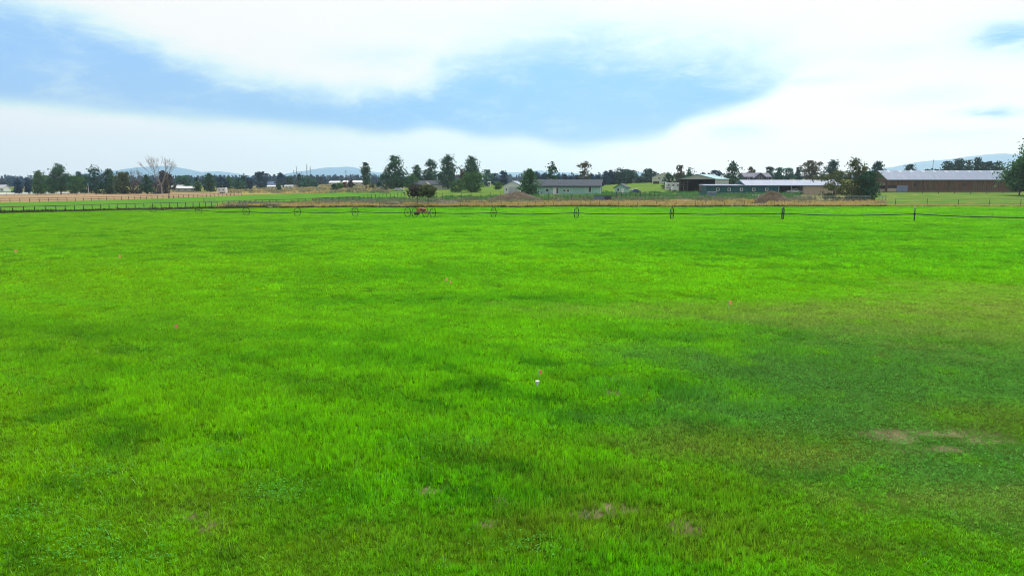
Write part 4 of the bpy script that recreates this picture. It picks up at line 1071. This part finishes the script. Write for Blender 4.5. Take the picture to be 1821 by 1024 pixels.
crate('water_tank', 'white square tank beside the right dirt mound', 'tank', 1345, 178, 1.4, 1.0, .65, M_white, M_white)
crate('rubbish_crate', 'white plastic box by the round juniper', 'box', 957, 176, .7, .6, .5, M_white, M_lgrey)

# ------------------------------------------------------------------ vehicles
def car(name, label, x, Y, mt, rz=0, pickup=False, L=4.5, group=None, cat='car'):
    X, Yp, Z = on(x, Y); t = thing(name, label, cat, (X, Yp, Z), rz, group); Wd = 1.75
    if pickup: pr = [(-L / 2, .45), (L / 2, .45), (L / 2, .85), (L * .28, 1.0), (L * .16, 1.55), (-L * .08, 1.6), (-L * .12, 1.05), (-L / 2, 1.05)]
    else: pr = [(-L / 2, .35), (L / 2, .35), (L / 2, .72), (L * .30, .92), (L * .14, 1.38), (-L * .24, 1.42), (-L * .40, 1.0), (-L / 2, .92)]
    m = MB(); m.prism(pr, 'y', 0, Wd); b = m.build('body', mt, t)
    bv = b.modifiers.new('bevel', 'BEVEL'); bv.width = .06; bv.segments = 2
    if pickup: gl = [(L * .24, 1.05), (L * .14, 1.47), (-L * .06, 1.5), (-L * .08, 1.1)]
    else: gl = [(L * .26, .97), (L * .12, 1.31), (-L * .22, 1.34), (-L * .34, 1.02)]
    MB().prism(gl, 'y', -.012, 0).build('side_window', M_glass, t); MB().prism(gl, 'y', Wd, Wd + .012).build('side_window', M_glass, t)
    for xx in (-L * .31, L * .31):
        for yy in (-.03, Wd - .17):
            w = MB().tube((xx, yy, .33), (xx, yy + .2, .33), .33, n=16).build('wheel', M_tyre, t)
            MB().tube((xx, yy - .01, .33), (xx, yy + .21, .33), .18, n=12).build('rim', M_lgrey, w)
    for yy in (.1, Wd - .3): MB().box(L / 2, L / 2 + .02, yy, yy + .2, .6, .75).build('headlight', M_trim, t)
    return t
car('parked_car', 'white car parked left of the largest juniper', 679, 322, M_white, R(8), L=4.4)
car('parked_car', 'white car under the largest juniper', 709, 300, M_white, R(-5), L=4.3)
car('parked_car', 'dark blue car parked right of the teal shed', 1132, 225, mat('blue_paint', (.03, .06, .22), (.025, .05, .18), .4, 1, .3), R(6), L=2.6 * 1.15)
car('pickup_truck', 'white pickup parked inside the open stable bay', 1413, 196.9, M_white, 0, True, L=4.4, cat='pickup')

# ------------------------------------------------------------------ poles
def pole(name, label, x, Y, top, r=.14, mt=M_post, arm=True, group=None, cat='pole', sink=0):
    X, Yp, Z = on(x, Y); H = at(x, top, Y)[2] - Z
    t = thing(name, label, cat, (X, Yp, Z), 0, group)
    MB().tube((0, 0, -.3), (0, 0, H), r, r * .7, 8).build('post', mt, t)
    if arm:
        MB().box(-1.1, 1.1, -.08, .08, H - .75, H - .58).build('crossarm', mt, t)
        for xx in (-.95, .95): MB().tube((xx, 0, H - .578), (xx, 0, H - .38), .06, n=6).build('insulator', M_lgrey, t)
    return t
pole('utility_pole', 'tall brown utility pole beside the bare tree', 301, 255, 307, .17, M_brownrail, False)
pole('utility_pole', 'dark utility pole with crossarm on the dry slope', 616, 470, 303, .22, M_post)
pole('flag_pole', 'thin pale pole right of the lone juniper', 660, 335, 303, .09, M_lgrey, False)
pole('flag_pole', 'thin pale pole in the left stand of trees', 158, 325, 326, .12, M_white, False)
pole('antenna_mast', 'thin mast over the brown barn roof', 1656, 300, 284, .11, M_steel, False, cat='mast')
pole('antenna_mast', 'thin pale mast behind the machine shed', 1233, 262, 297, .08, M_lgrey, False, cat='mast')
pole('antenna_mast', 'thin mast right of the teal shed trees', 1130, 370, 302, .12, M_post, False, cat='mast')

# ------------------------------------------------------------------ fences
def fence(name, label, pts, n, h, mt, rails=(1.0,), pw=.07, rw=.05, cat='fence', wire=False, jitter=0, tall=None, cap=None):
    """pts = ground points; posts evenly along, rails or wires follow the posts"""
    P = np.array(pts, float); seg = np.r_[0, np.cumsum(np.hypot(*np.diff(P[:, :2], axis=0).T))]
    s = np.linspace(0, seg[-1], n)
    rg = random.Random(n)
    Q = [(np.interp(v, seg, P[:, 0]), np.interp(v, seg, P[:, 1])) for v in s]
    Q = [(a, b, g(a, b)) for a, b in Q]
    o = Q[0]; t = thing(name, label, cat, o, 0)
    for k, q in enumerate(Q):
        hh = h * (1 + rg.uniform(-jitter, jitter)) * (tall(k) if tall else 1)
        x, y, z = q[0] - o[0], q[1] - o[1], q[2] - o[2]
        lx = rg.uniform(-jitter, jitter) * .25
        pb = MB().tube((x, y, z - .3), (x + lx, y, z + hh), pw, pw * .85, 6).build('post', mt, t)
        if cap and k % 2 == 0: MB().tube((x + lx, y, z + hh), (x + lx, y, z + hh + .12), pw * 1.15, n=6).build('cap', cap, pb)
    for i, rh in enumerate(rails):
        m = MB()
        for a, b in zip(Q[:-1], Q[1:]):
            m.tube((a[0] - o[0], a[1] - o[1], a[2] - o[2] + h * rh), (b[0] - o[0], b[1] - o[1], b[2] - o[2] + h * rh), rw, n=4)
        m.build('wire' if wire else 'rail', mt, t)
    return t
fence('rail_fence', 'near dark fence with one top rail along the pasture', [hit(x, y) for x, y in ((-70, 386), (0, 380), (100, 377.2), (212, 373), (340, 369.5), (455, 364.5), (560, 361), (640, 358.5))], 56, 1.3, M_blackrail, (1.0,), .085, .065)
fence('rail_fence', 'dark fence running on along the pasture to the plum trees', [hit(x, y) for x, y in ((640, 355.5), (680, 352), (720, 348.5), (760, 347))], 16, 1.25, M_blackrail, (1.0,), .08, .05)
fence('rail_fence', 'brown two rail fence in front of the stubble field', [hit(x, y) for x, y in ((-70, 362.5), (0, 360.8), (120, 358.5), (230, 355.8), (340, 352), (430, 348.5))], 44, 1.25, M_brownrail, (1.0, .5), .10, .07)
fence('wire_fence', 'thin wire fence along the dry verge of the field', [(EDGE((x - 910) / 1229 * 140) and on(x, hit(x, 368.3)[1] + .6)) for x in (555, 700, 850, 1000, 1150, 1300, 1412)], 58, 1.15, M_post, (.95, .6, .3), .045, .012, wire=True, jitter=.22)
fence('wire_fence', 'steel post fence with white tips along the right paddock', [on(x, hit(x, 366.3)[1]) for x in (1592, 1641, 1700, 1760, 1811, 1870)], 6, 1.45, M_post, (.95, .6, .3), .06, .012, wire=True, cap=M_white, jitter=.1)
fence('paddock_fence', 'dark post fence from the plum trees to the white garage', [on(x, 196) for x in (770, 840, 900, 975)], 13, 1.7, M_blackrail, (.9, .5), .06, .02, jitter=.15)
fence('paddock_fence', 'dark post fence in front of the teal house', [on(x, 172) for x in (975, 1030, 1058)], 7, 1.8, M_blackrail, (.9, .5), .06, .02, jitter=.1)
fence('corral_fence', 'tall dark corral posts right of the storage boxes', [on(x, 178) for x in (1088, 1130, 1172)], 11, 1.85, M_blackrail, (.9, .55, .25), .085, .04, jitter=.12)
fence('paddock_fence', 'thin fence in front of the stable', [on(x, 180) for x in (1172, 1250, 1330, 1410)], 18, 1.25, M_green_gate, (.95, .5), .05, .025)
fence('barn_fence', 'low posts along the foot of the brown barn', [on(x, 206) for x in (1640, 1700, 1760, 1812)], 7, 1.15, M_post, (.8,), .10, .02)
fence('meadow_fence', 'thin fence at the far edge of the left stubble field', [on(x, 305) for x in (-30, 60, 150)], 14, 1.2, M_post, (.95,), .07, .03)
# corral panels
def gate_panel(label, xa, xb, Y, bars, h=1.65, Yb=None):
    a = on(xa, Y); b = on(xb, Yb or Y)
    L = math.hypot(b[0] - a[0], b[1] - a[1]); t = thing('gate_panel', label, 'gate', a, math.atan2(b[1] - a[1], b[0] - a[0]), 'corral panels below the messy juniper')
    for xx in (0.05, L - .05): MB().tube((xx, 0, -.1), (xx, 0, h + .12), .06, n=6).build('post', M_green_gate, t)
    if bars > 2: MB().tube((L / 2, 0, .25), (L / 2, 0, h), .035, n=5).build('brace', M_green_gate, t)
    for k in range(bars): zz = .3 + (h - .3) * k / (bars - 1); MB().tube((.1, 0, zz), (L - .1, 0, zz), .04, n=5).build('bar', M_green_gate, t)
for k, (xa, xb, bars, lb) in enumerate(((1411, 1448, 2, 'two bar gate panel'), (1449, 1467, 5, 'second panel'), (1468, 1486, 5, 'third panel'), (1487, 1507, 5, 'middle panel'), (1508, 1527, 5, 'fifth panel'), (1528, 1547, 5, 'sixth panel'), (1562, 1575, 6, 'short right end panel'))):
    gate_panel(lb + ' from the left of the grey green corral gates', xa, xb, 149, bars)
gate_panel('small dark double gate in the near pasture fence', 362, 383, hit(372, 363)[1], 3, 1.5)

# ------------------------------------------------------------------ dirt mounds
M_dirt = mat('mound_dirt', (.100, .074, .052), (.062, .048, .035), .1, .8, .95, 5, c3=(.14, .115, .05))
M_sagem = mat('sage_mound_soil', (.14, .12, .075), (.085, .09, .055), .4, 1.2, .95, 5, c3=(.19, .15, .07))
def mound(label, x, Y, w_px, h, dep, seed, mt=M_dirt):
    X, Yp, Z = on(x, Y); Wd = w_px / 1229 * Y
    n = 46; V = []
    for i in range(n):
        for j in range(n):
            a, b = i / (n - 1) * 2 - 1, j / (n - 1) * 2 - 1
            r = math.hypot(a, b); e = max(0, 1 - r) ; e = e * e * (3 - 2 * e)
            zz = h * (e ** .7) * (.78 + .5 * float(fnoise(a * 3 + seed, b * 3, 5))) + .12 * e ** .3 * (float(vnoise(a * 16, b * 16, seed)) - .5)
            xx, yy = X + a * Wd / 2 * 1.15, Yp + b * dep / 2
            V.append((xx - X, yy - Yp, g(xx, yy) - Z + zz - .06))
    idx = np.arange(n * n).reshape(n, n); Fc = np.stack([idx[:-1, :-1], idx[1:, :-1], idx[1:, 1:], idx[:-1, 1:]], -1).reshape(-1, 4)
    o = mesh_obj('dirt_mound', V, Fc, mt, smooth=True); o.location = (X, Yp, Z)
    return tag(o, label, 'mound', 'dirt mounds')
mound('grey brown dirt mound in front of the white garage', 915, 176, 104, 2.2, 12, 2)
mound('bare brown dirt mound in front of the stable', 1372, 150, 74, 2.6, 9, 6)
mound('low sagebrush covered mound behind the plum trees', 790, 160, 80, 1.1, 9, 9, M_sagem)
mound('small grey mound left behind the sprinkler engine', 700, 158, 46, 1.2, 7, 4, M_sagem)
mound('low dirt hump on the verge left of the stable fence', 1215, 156, 90, .8, 8, 11, M_sagem)

# ------------------------------------------------------------------ verge grasses and sage scrub
def clumps(name, label, P, hts, mt, seed, w=.09, nb=9, spread=.35):
    r = np.random.RandomState(seed); n = len(P) * nb
    B = np.repeat(P, nb, 0) + np.concatenate([r.normal(0, spread, (n, 2)), np.zeros((n, 1))], 1)
    h = np.repeat(hts, nb) * r.uniform(.5, 1.15, n); a = r.uniform(0, 6.28, n); ww = w * r.uniform(.6, 1.5, n)
    lx = r.normal(0, .28, (n, 2)) * h[:, None]
    d = np.stack([np.cos(a), np.sin(a)], 1) * ww[:, None] / 2
    V = np.zeros((n, 4, 3)); V[:, 0, :2] = B[:, :2] - d; V[:, 1, :2] = B[:, :2] + d; V[:, 2, :2] = B[:, :2] + lx + d * .8; V[:, 3, :2] = B[:, :2] + lx - d * .8
    V[:, :2, 2] = B[:, 2:3] - .02; V[:, 2:, 2] = (B[:, 2] + h)[:, None]
    tn = np.repeat(np.clip(np.repeat(r.rand(len(P)), nb) * .6 + r.rand(n) * .4, 0, 1), 4)
    return tag(mesh_obj(name, V.reshape(-1, 3), np.arange(n * 4).reshape(-1, 4), mt, attrs={'tone': tn}), label, kind='stuff')
M_dry = leaf_mat('dry_grass_blade', (.34, .25, .07), (.62, .50, .21), .3)
M_sagel = leaf_mat('sage_leaf', (.13, .14, .09), (.30, .30, .21), .25)
M_weed_shade = leaf_mat('weed_and_shade_leaf', (.045, .05, .02), (.10, .11, .045), .25)
M_gweed = leaf_mat('green_weed_leaf', (.05, .15, .04), (.12, .28, .08), .3)
r_ = np.random.RandomState(8)
def along(n, x0, x1, f):
    out = []
    while len(out) < n:
        x = r_.uniform(x0, x1); p = f(x)
        if p is not None: out.append(p)
    return np.array(out)
def band(x, d0, d1, pw=1.0):
    X = (x - 910) / 1229 * 140; E = float(EDGE(X)); X = (x - 910) / 1229 * E; E = float(EDGE(X))
    Yv = E + d0 + (d1 - d0) * r_.rand() ** pw; Xv = (x - 910) / 1229 * Yv
    if Yv < float(EDGE(Xv)) - .5: return None
    return (Xv, Yv, g(Xv, Yv))
P = along(5200, 385, 1580, lambda x: band(x, .3, 22, 1.3)); dn = fnoise(P[:, 0] * .09, P[:, 1] * .12, 5)
P = P[dn > .44]; clumps('dry_grass', 'tall straw coloured grass on the verge behind the field', P, .35 + .65 * fnoise(P[:, 0] * .2, P[:, 1] * .2, 6), M_dry, 1, .10)
P = along(900, 1575, 1850, lambda x: band(x, .3, 7, 1.3)); clumps('dry_grass', 'short straw coloured grass edging the right paddock', P, np.full(len(P), .35), M_dry, 2, .09)
P = along(1300, 385, 1580, lambda x: band(x, -.3, .9)); clumps('edge_weeds_and_shade', 'dark weed row standing in for ditch shade along the field edge', P, r_.uniform(.2, .5, len(P)), M_weed_shade, 3, .14)  # row added as the dark shade line at the foot of the verge
P = along(420, 1575, 1850, lambda x: band(x, -.3, .6)); clumps('edge_weeds_and_shade', 'dark weed row standing in for shade along the edge of the right paddock', P, r_.uniform(.12, .3, len(P)), M_weed_shade, 13, .12)  # added dark row carries the edge shade on to the right
P = along(1100, -80, 470, lambda x: band(x, .2, 5)); clumps('edge_weeds_and_shade', 'brown green weeds under the near dark fence', P, r_.uniform(.15, .55, len(P)), M_weed_shade, 4, .13)
P = along(700, 560, 1450, lambda x: band(x, 16, 42)); clumps('sagebrush', 'grey sage brush scattered on the verge', P, r_.uniform(.4, .9, len(P)), M_sagel, 5, .2, 22, .5)
P = along(600, 400, 760, lambda x: band(x, 12, 34)); clumps('sagebrush', 'grey sage brush beside the pasture fence', P, r_.uniform(.4, .8, len(P)), M_sagel, 6, .2, 22, .5)
P = along(900, 560, 1420, lambda x: band(x, 26, 60)); clumps('green_weeds', 'green weeds between verge and farm buildings', P, r_.uniform(.3, .9, len(P)), M_gweed, 7, .2, 16, .6)
for (mx_, mY, mw, mh, sd_) in ((790, 160, 80, .9, 1), (700, 158, 46, .9, 2), (915, 176, 90, 1.3, 3)):
    X0, Y0, Z0 = on(mx_, mY); Q = r_.normal(0, .26, (90, 2)) * np.array([mw / 1229 * mY, 6]); 
    P = np.array([(X0 + a, Y0 + b, g(X0 + a, Y0 + b) + mh * max(0, 1 - math.hypot(a / (mw / 1229 * mY * .55), b / 4.5)) ** 1.1) for a, b in Q])
    clumps('sagebrush', 'sage tufts growing on the mound', P, r_.uniform(.2, .6, len(P)), M_sagel, 40 + sd_, .15, 10, .3)
def slope(x):
    y = r_.uniform(329, 343.5); p = hit(x, y); return p
P = along(900, 400, 690, slope); clumps('sagebrush', 'sage and rabbit brush dotting the dry slope', P, r_.uniform(.4, 1.1, len(P)), M_sagel, 9, .4, 14, .7)
P = along(500, 400, 690, slope); clumps('dry_grass', 'yellow bunch grass on the dry slope', P, r_.uniform(.4, .9, len(P)), M_dry, 10, .4, 14, .9)
def yard(x):
    p = hit(x, r_.uniform(342, 350)); return p
P = along(500, 1060, 1420, yard); clumps('green_weeds', 'green weeds around sheds and stable', P, r_.uniform(.2, .7, len(P)), M_gweed, 11, .2, 14, .6)

# ------------------------------------------------------------------ wheel line sprinkler
A0 = np.array([(1632 - 910) / 1229 * 71, 71.0]); dirn = np.array([-.8615, .5077])
def on_line(px):
    """distance along the line where it is seen in picture column px"""
    u = (px - 910.5) / 1229
    return (u * A0[1] - A0[0]) / (dirn[0] - u * dirn[1])
WR = .74
def lp(s): p = A0 + dirn * s; return p[0], p[1]
def lg(s): x, y = lp(s); return g(x, y) + float(micro(x, y)) + .02
base = Vector((*lp(0), lg(0)))
wl = thing('wheel_line', 'long wheel line sprinkler with steel wheels rolling across the field', 'sprinkler', base)
def lv(s, z, off=0.0):
    x, y = lp(s); return Vector((x - base.x + off * dirn[1], y - base.y - off * dirn[0], lg(s) + z - base.z))
wheel_px = [1632, 1396, 1197, 1026, 877.5, 768.7, 755.7, 736.6, 723.6, 629.5, 526, 434.5, 349.5, 268]
ss_ = [on_line(-900 + 2816)] if False else []
ss_ = [-13.2] + [on_line(p) for p in wheel_px]
rng = random.Random(2)
def wheel(s):
    c = lv(s, WR); ax = Vector((dirn[0], dirn[1], 0)); up_ = Vector((0, 0, 1)); sd_ = ax.cross(up_)
    m = MB(); n = 32; w2 = .05; V = []; Fc = []
    for k in range(n):
        a = 2 * math.pi * k / n; rd = up_ * math.cos(a) + sd_ * math.sin(a)
        for rr, o in ((WR, -w2), (WR, w2), (WR - .045, w2), (WR - .045, -w2)): V.append(c + rd * rr + ax * o)
    for k in range(n):
        b, d = k * 4, ((k + 1) % n) * 4
        for q in range(4): Fc.append((b + q, b + (q + 1) % 4, d + (q + 1) % 4, d + q))
    m.add(V, Fc)
    wo_ = m.build('wheel', M_steel, wl)
    sp = MB(); a0 = rng.uniform(0, 1)
    for k in range(8):
        a = 2 * math.pi * k / 8 + a0; rd = up_ * math.cos(a) + sd_ * math.sin(a)
        sp.tube(c + rd * .08, c + rd * (WR - .05), .014, n=4)
    sp.build('spokes', M_steel, wo_)
    MB().tube(c - ax * .12, c + ax * .12, .10, n=10).build('hub', M_steel, wo_)
for s_ in ss_: wheel(s_)
order = sorted(ss_ + [on_line(200)])
for a, b in zip(order[:-1], order[1:]):
    m = MB(); K = 8; L = b - a
    for k in range(K):
        q0, q1 = k / K, (k + 1) / K; sag = .012 * min(L, 13)
        m.tube(lv(a + L * q0, WR - sag * 4 * q0 * (1 - q0)), lv(a + L * q1, WR - sag * 4 * q1 * (1 - q1)), .055, n=7)
    m.build('pipe', M_steel, wl)
    if L > 8:
        c = lv(a + L / 2, WR - sag); MB().tube(c, c + Vector((0, 0, .25)), .025, n=6).build('sprinkler_head', M_steel, wl)
# the mover: frame, engine and housing between the four middle wheels
sa, sb = on_line(723.6), on_line(768.7); sm_ = on_line(748.5)
for off in (-.55, .55): MB().tube(lv(sa, WR + .02, off), lv(sb, WR + .02, off), .05, n=6).build('frame_bar', M_brownrail, wl)
for s_ in (sa, on_line(736.6), on_line(755.7), sb): MB().tube(lv(s_ + .15, WR + .02, -.6), lv(s_ + .15, WR + .02, .6), .045, n=6).build('crossbar', M_brownrail, wl)
ang = math.atan2(dirn[1], dirn[0])
eng = MB()
def obox(c, lx, ly, z0, z1, chamfer=.0):
    ax = Vector((dirn[0], dirn[1], 0)); sd_ = Vector((dirn[1], -dirn[0], 0)); V = []
    for z, q in ((z0, 1), (z1 - chamfer, 1), (z1, 1 - chamfer * 1.2)):
        for i, j in ((-1, -1), (1, -1), (1, 1), (-1, 1)): V.append(c + ax * (i * lx / 2 * q) + sd_ * (j * ly / 2 * q) + Vector((0, 0, z)))
    return V, [(0, 3, 2, 1), (0, 1, 5, 4), (1, 2, 6, 5), (2, 3, 7, 6), (3, 0, 4, 7), (4, 5, 9, 8), (5, 6, 10, 9), (6, 7, 11, 10), (7, 4, 8, 11), (8, 9, 10, 11)]
cc = lv(sm_, 0)
e = MB().add(*obox(cc, 1.25, .85, WR + .12, WR + .72, .2)).build('engine_cover', M_rust, wl)
ax = Vector((dirn[0], dirn[1], 0)); sdv = Vector((-dirn[1], dirn[0], 0)); sdv = sdv if sdv.y < 0 else -sdv
MB().tube(cc + sdv * .43 + ax * (-.3) + Vector((0, 0, WR + .5)), cc + sdv * .49 + ax * (-.3) + Vector((0, 0, WR + .5)), .13, n=14).build('air_intake', M_tyre, e)
MB().add(*obox(cc + ax * .9, .5, .7, WR - .35, WR + .1, .05)).build('gearbox', M_tyre, wl)
MB().tube(cc - ax * .8 + Vector((0, 0, WR + .12)), cc - ax * .8 + Vector((0, 0, WR + .5)), .05, n=8).build('exhaust', M_steel, wl)
MB().add(*obox(cc - ax * 1.15, .6, .5, WR + .08, WR + .38, .05)).build('fuel_tank', mat('dull_yellow', (.35, .34, .10), (.28, .26, .08), .4, 4), wl)

# ------------------------------------------------------------------ marker flags and riser cap in the field
M_flag = mat('pink_orange_flag', (.95, .22, .12), (.9, .3, .2), .4, 20, .6)
M_flag2 = mat('faded_orange_flag', (.95, .38, .12), (.9, .45, .2), .4, 20, .6)
def flag(label, x, y, h, w, hh, mt, rz=0, tiltx=0.0):
    X, Y, Z = hit(x, y + .5 * 0); Z += float(micro(X, Y))
    t = thing('marker_flag', label, 'flag', (X, Y, Z), rz, 'marker flags in the hay field')
    t.rotation_euler[0] = tiltx
    MB().tube((0, 0, -.05), (0, 0, h), .004, n=5).build('wire', M_lgrey, t)
    m = MB(); K = 6; V = []
    for k in range(K + 1):
        q = k / K; yy = .018 * math.sin(q * 5)
        V += [(.004 + w * q, yy, h - hh - .01 * q), (.004 + w * q, yy, h - .004 * q), (.004 + w * q, yy + .003, h - hh - .01 * q), (.004 + w * q, yy + .003, h - .004 * q)]
    Fc = []
    for k in range(K):
        a, b = k * 4, k * 4 + 4
        Fc += [(a, b, b + 1, a + 1), (a + 2, a + 3, b + 3, b + 2), (a, a + 2, b + 2, b), (a + 1, b + 1, b + 3, a + 3)]
    m.add(V, Fc); m.build('cloth', mt, t)
    return t
flag('pink marker flag just above the white cap', 958, 683, .22, .075, .09, M_flag, R(25))
flag('orange marker flag in the bright grass right of centre', 1295, 558, .36, .10, .13, M_flag2, R(-20))
flag('pale pink marker flag in the left middle of the field', 312, 596, .24, .09, .10, M_flag, R(10))
flag('small orange marker flag far off at left', 212, 467, .36, .14, .16, M_flag2, R(0))
flag('faint orange marker flag nearest the left border', 27, 458, .42, .15, .18, M_flag2, R(30))
flag('left one of two close orange marker flags in the middle', 792, 511, .34, .10, .12, M_flag2, R(15))
flag('right one of two close orange marker flags in the middle', 800, 513, .26, .09, .11, M_flag2, R(-15))
X, Y, Z = hit(955.5, 697); Z += float(micro(X, Y))
t = thing('riser_cap', 'white plastic riser cap poking out of the grass below the pink flag', 'pipe cap', (X, Y, Z))
MB().tube((0, 0, -.05), (0, 0, .12), .020, .024, 12).build('pipe', M_white, t); MB().tube((0, 0, .12), (0, 0, .16), .042, .046, 16).build('cap', M_white, t)

# ------------------------------------------------------------------ haze
hm = bpy.data.materials.new('haze_air'); hm.use_nodes = True
t_ = hm.node_tree; t_.nodes.clear(); n_ = NT(t_)
pv = n_.n('ShaderNodeVolumePrincipled', {'Color': (.70, .90, 1.0, 1), 'Density': 1.5e-4, 'Anisotropy': 0.5})
n_.n('ShaderNodeOutputMaterial', {'Volume': pv.outputs[0]})
hz = MB().box(-6200, 6200, -6200, 6200, -3, 330).build('haze', hm)
tag(hz, 'thin pale blue haze fading the far hills', kind='stuff')
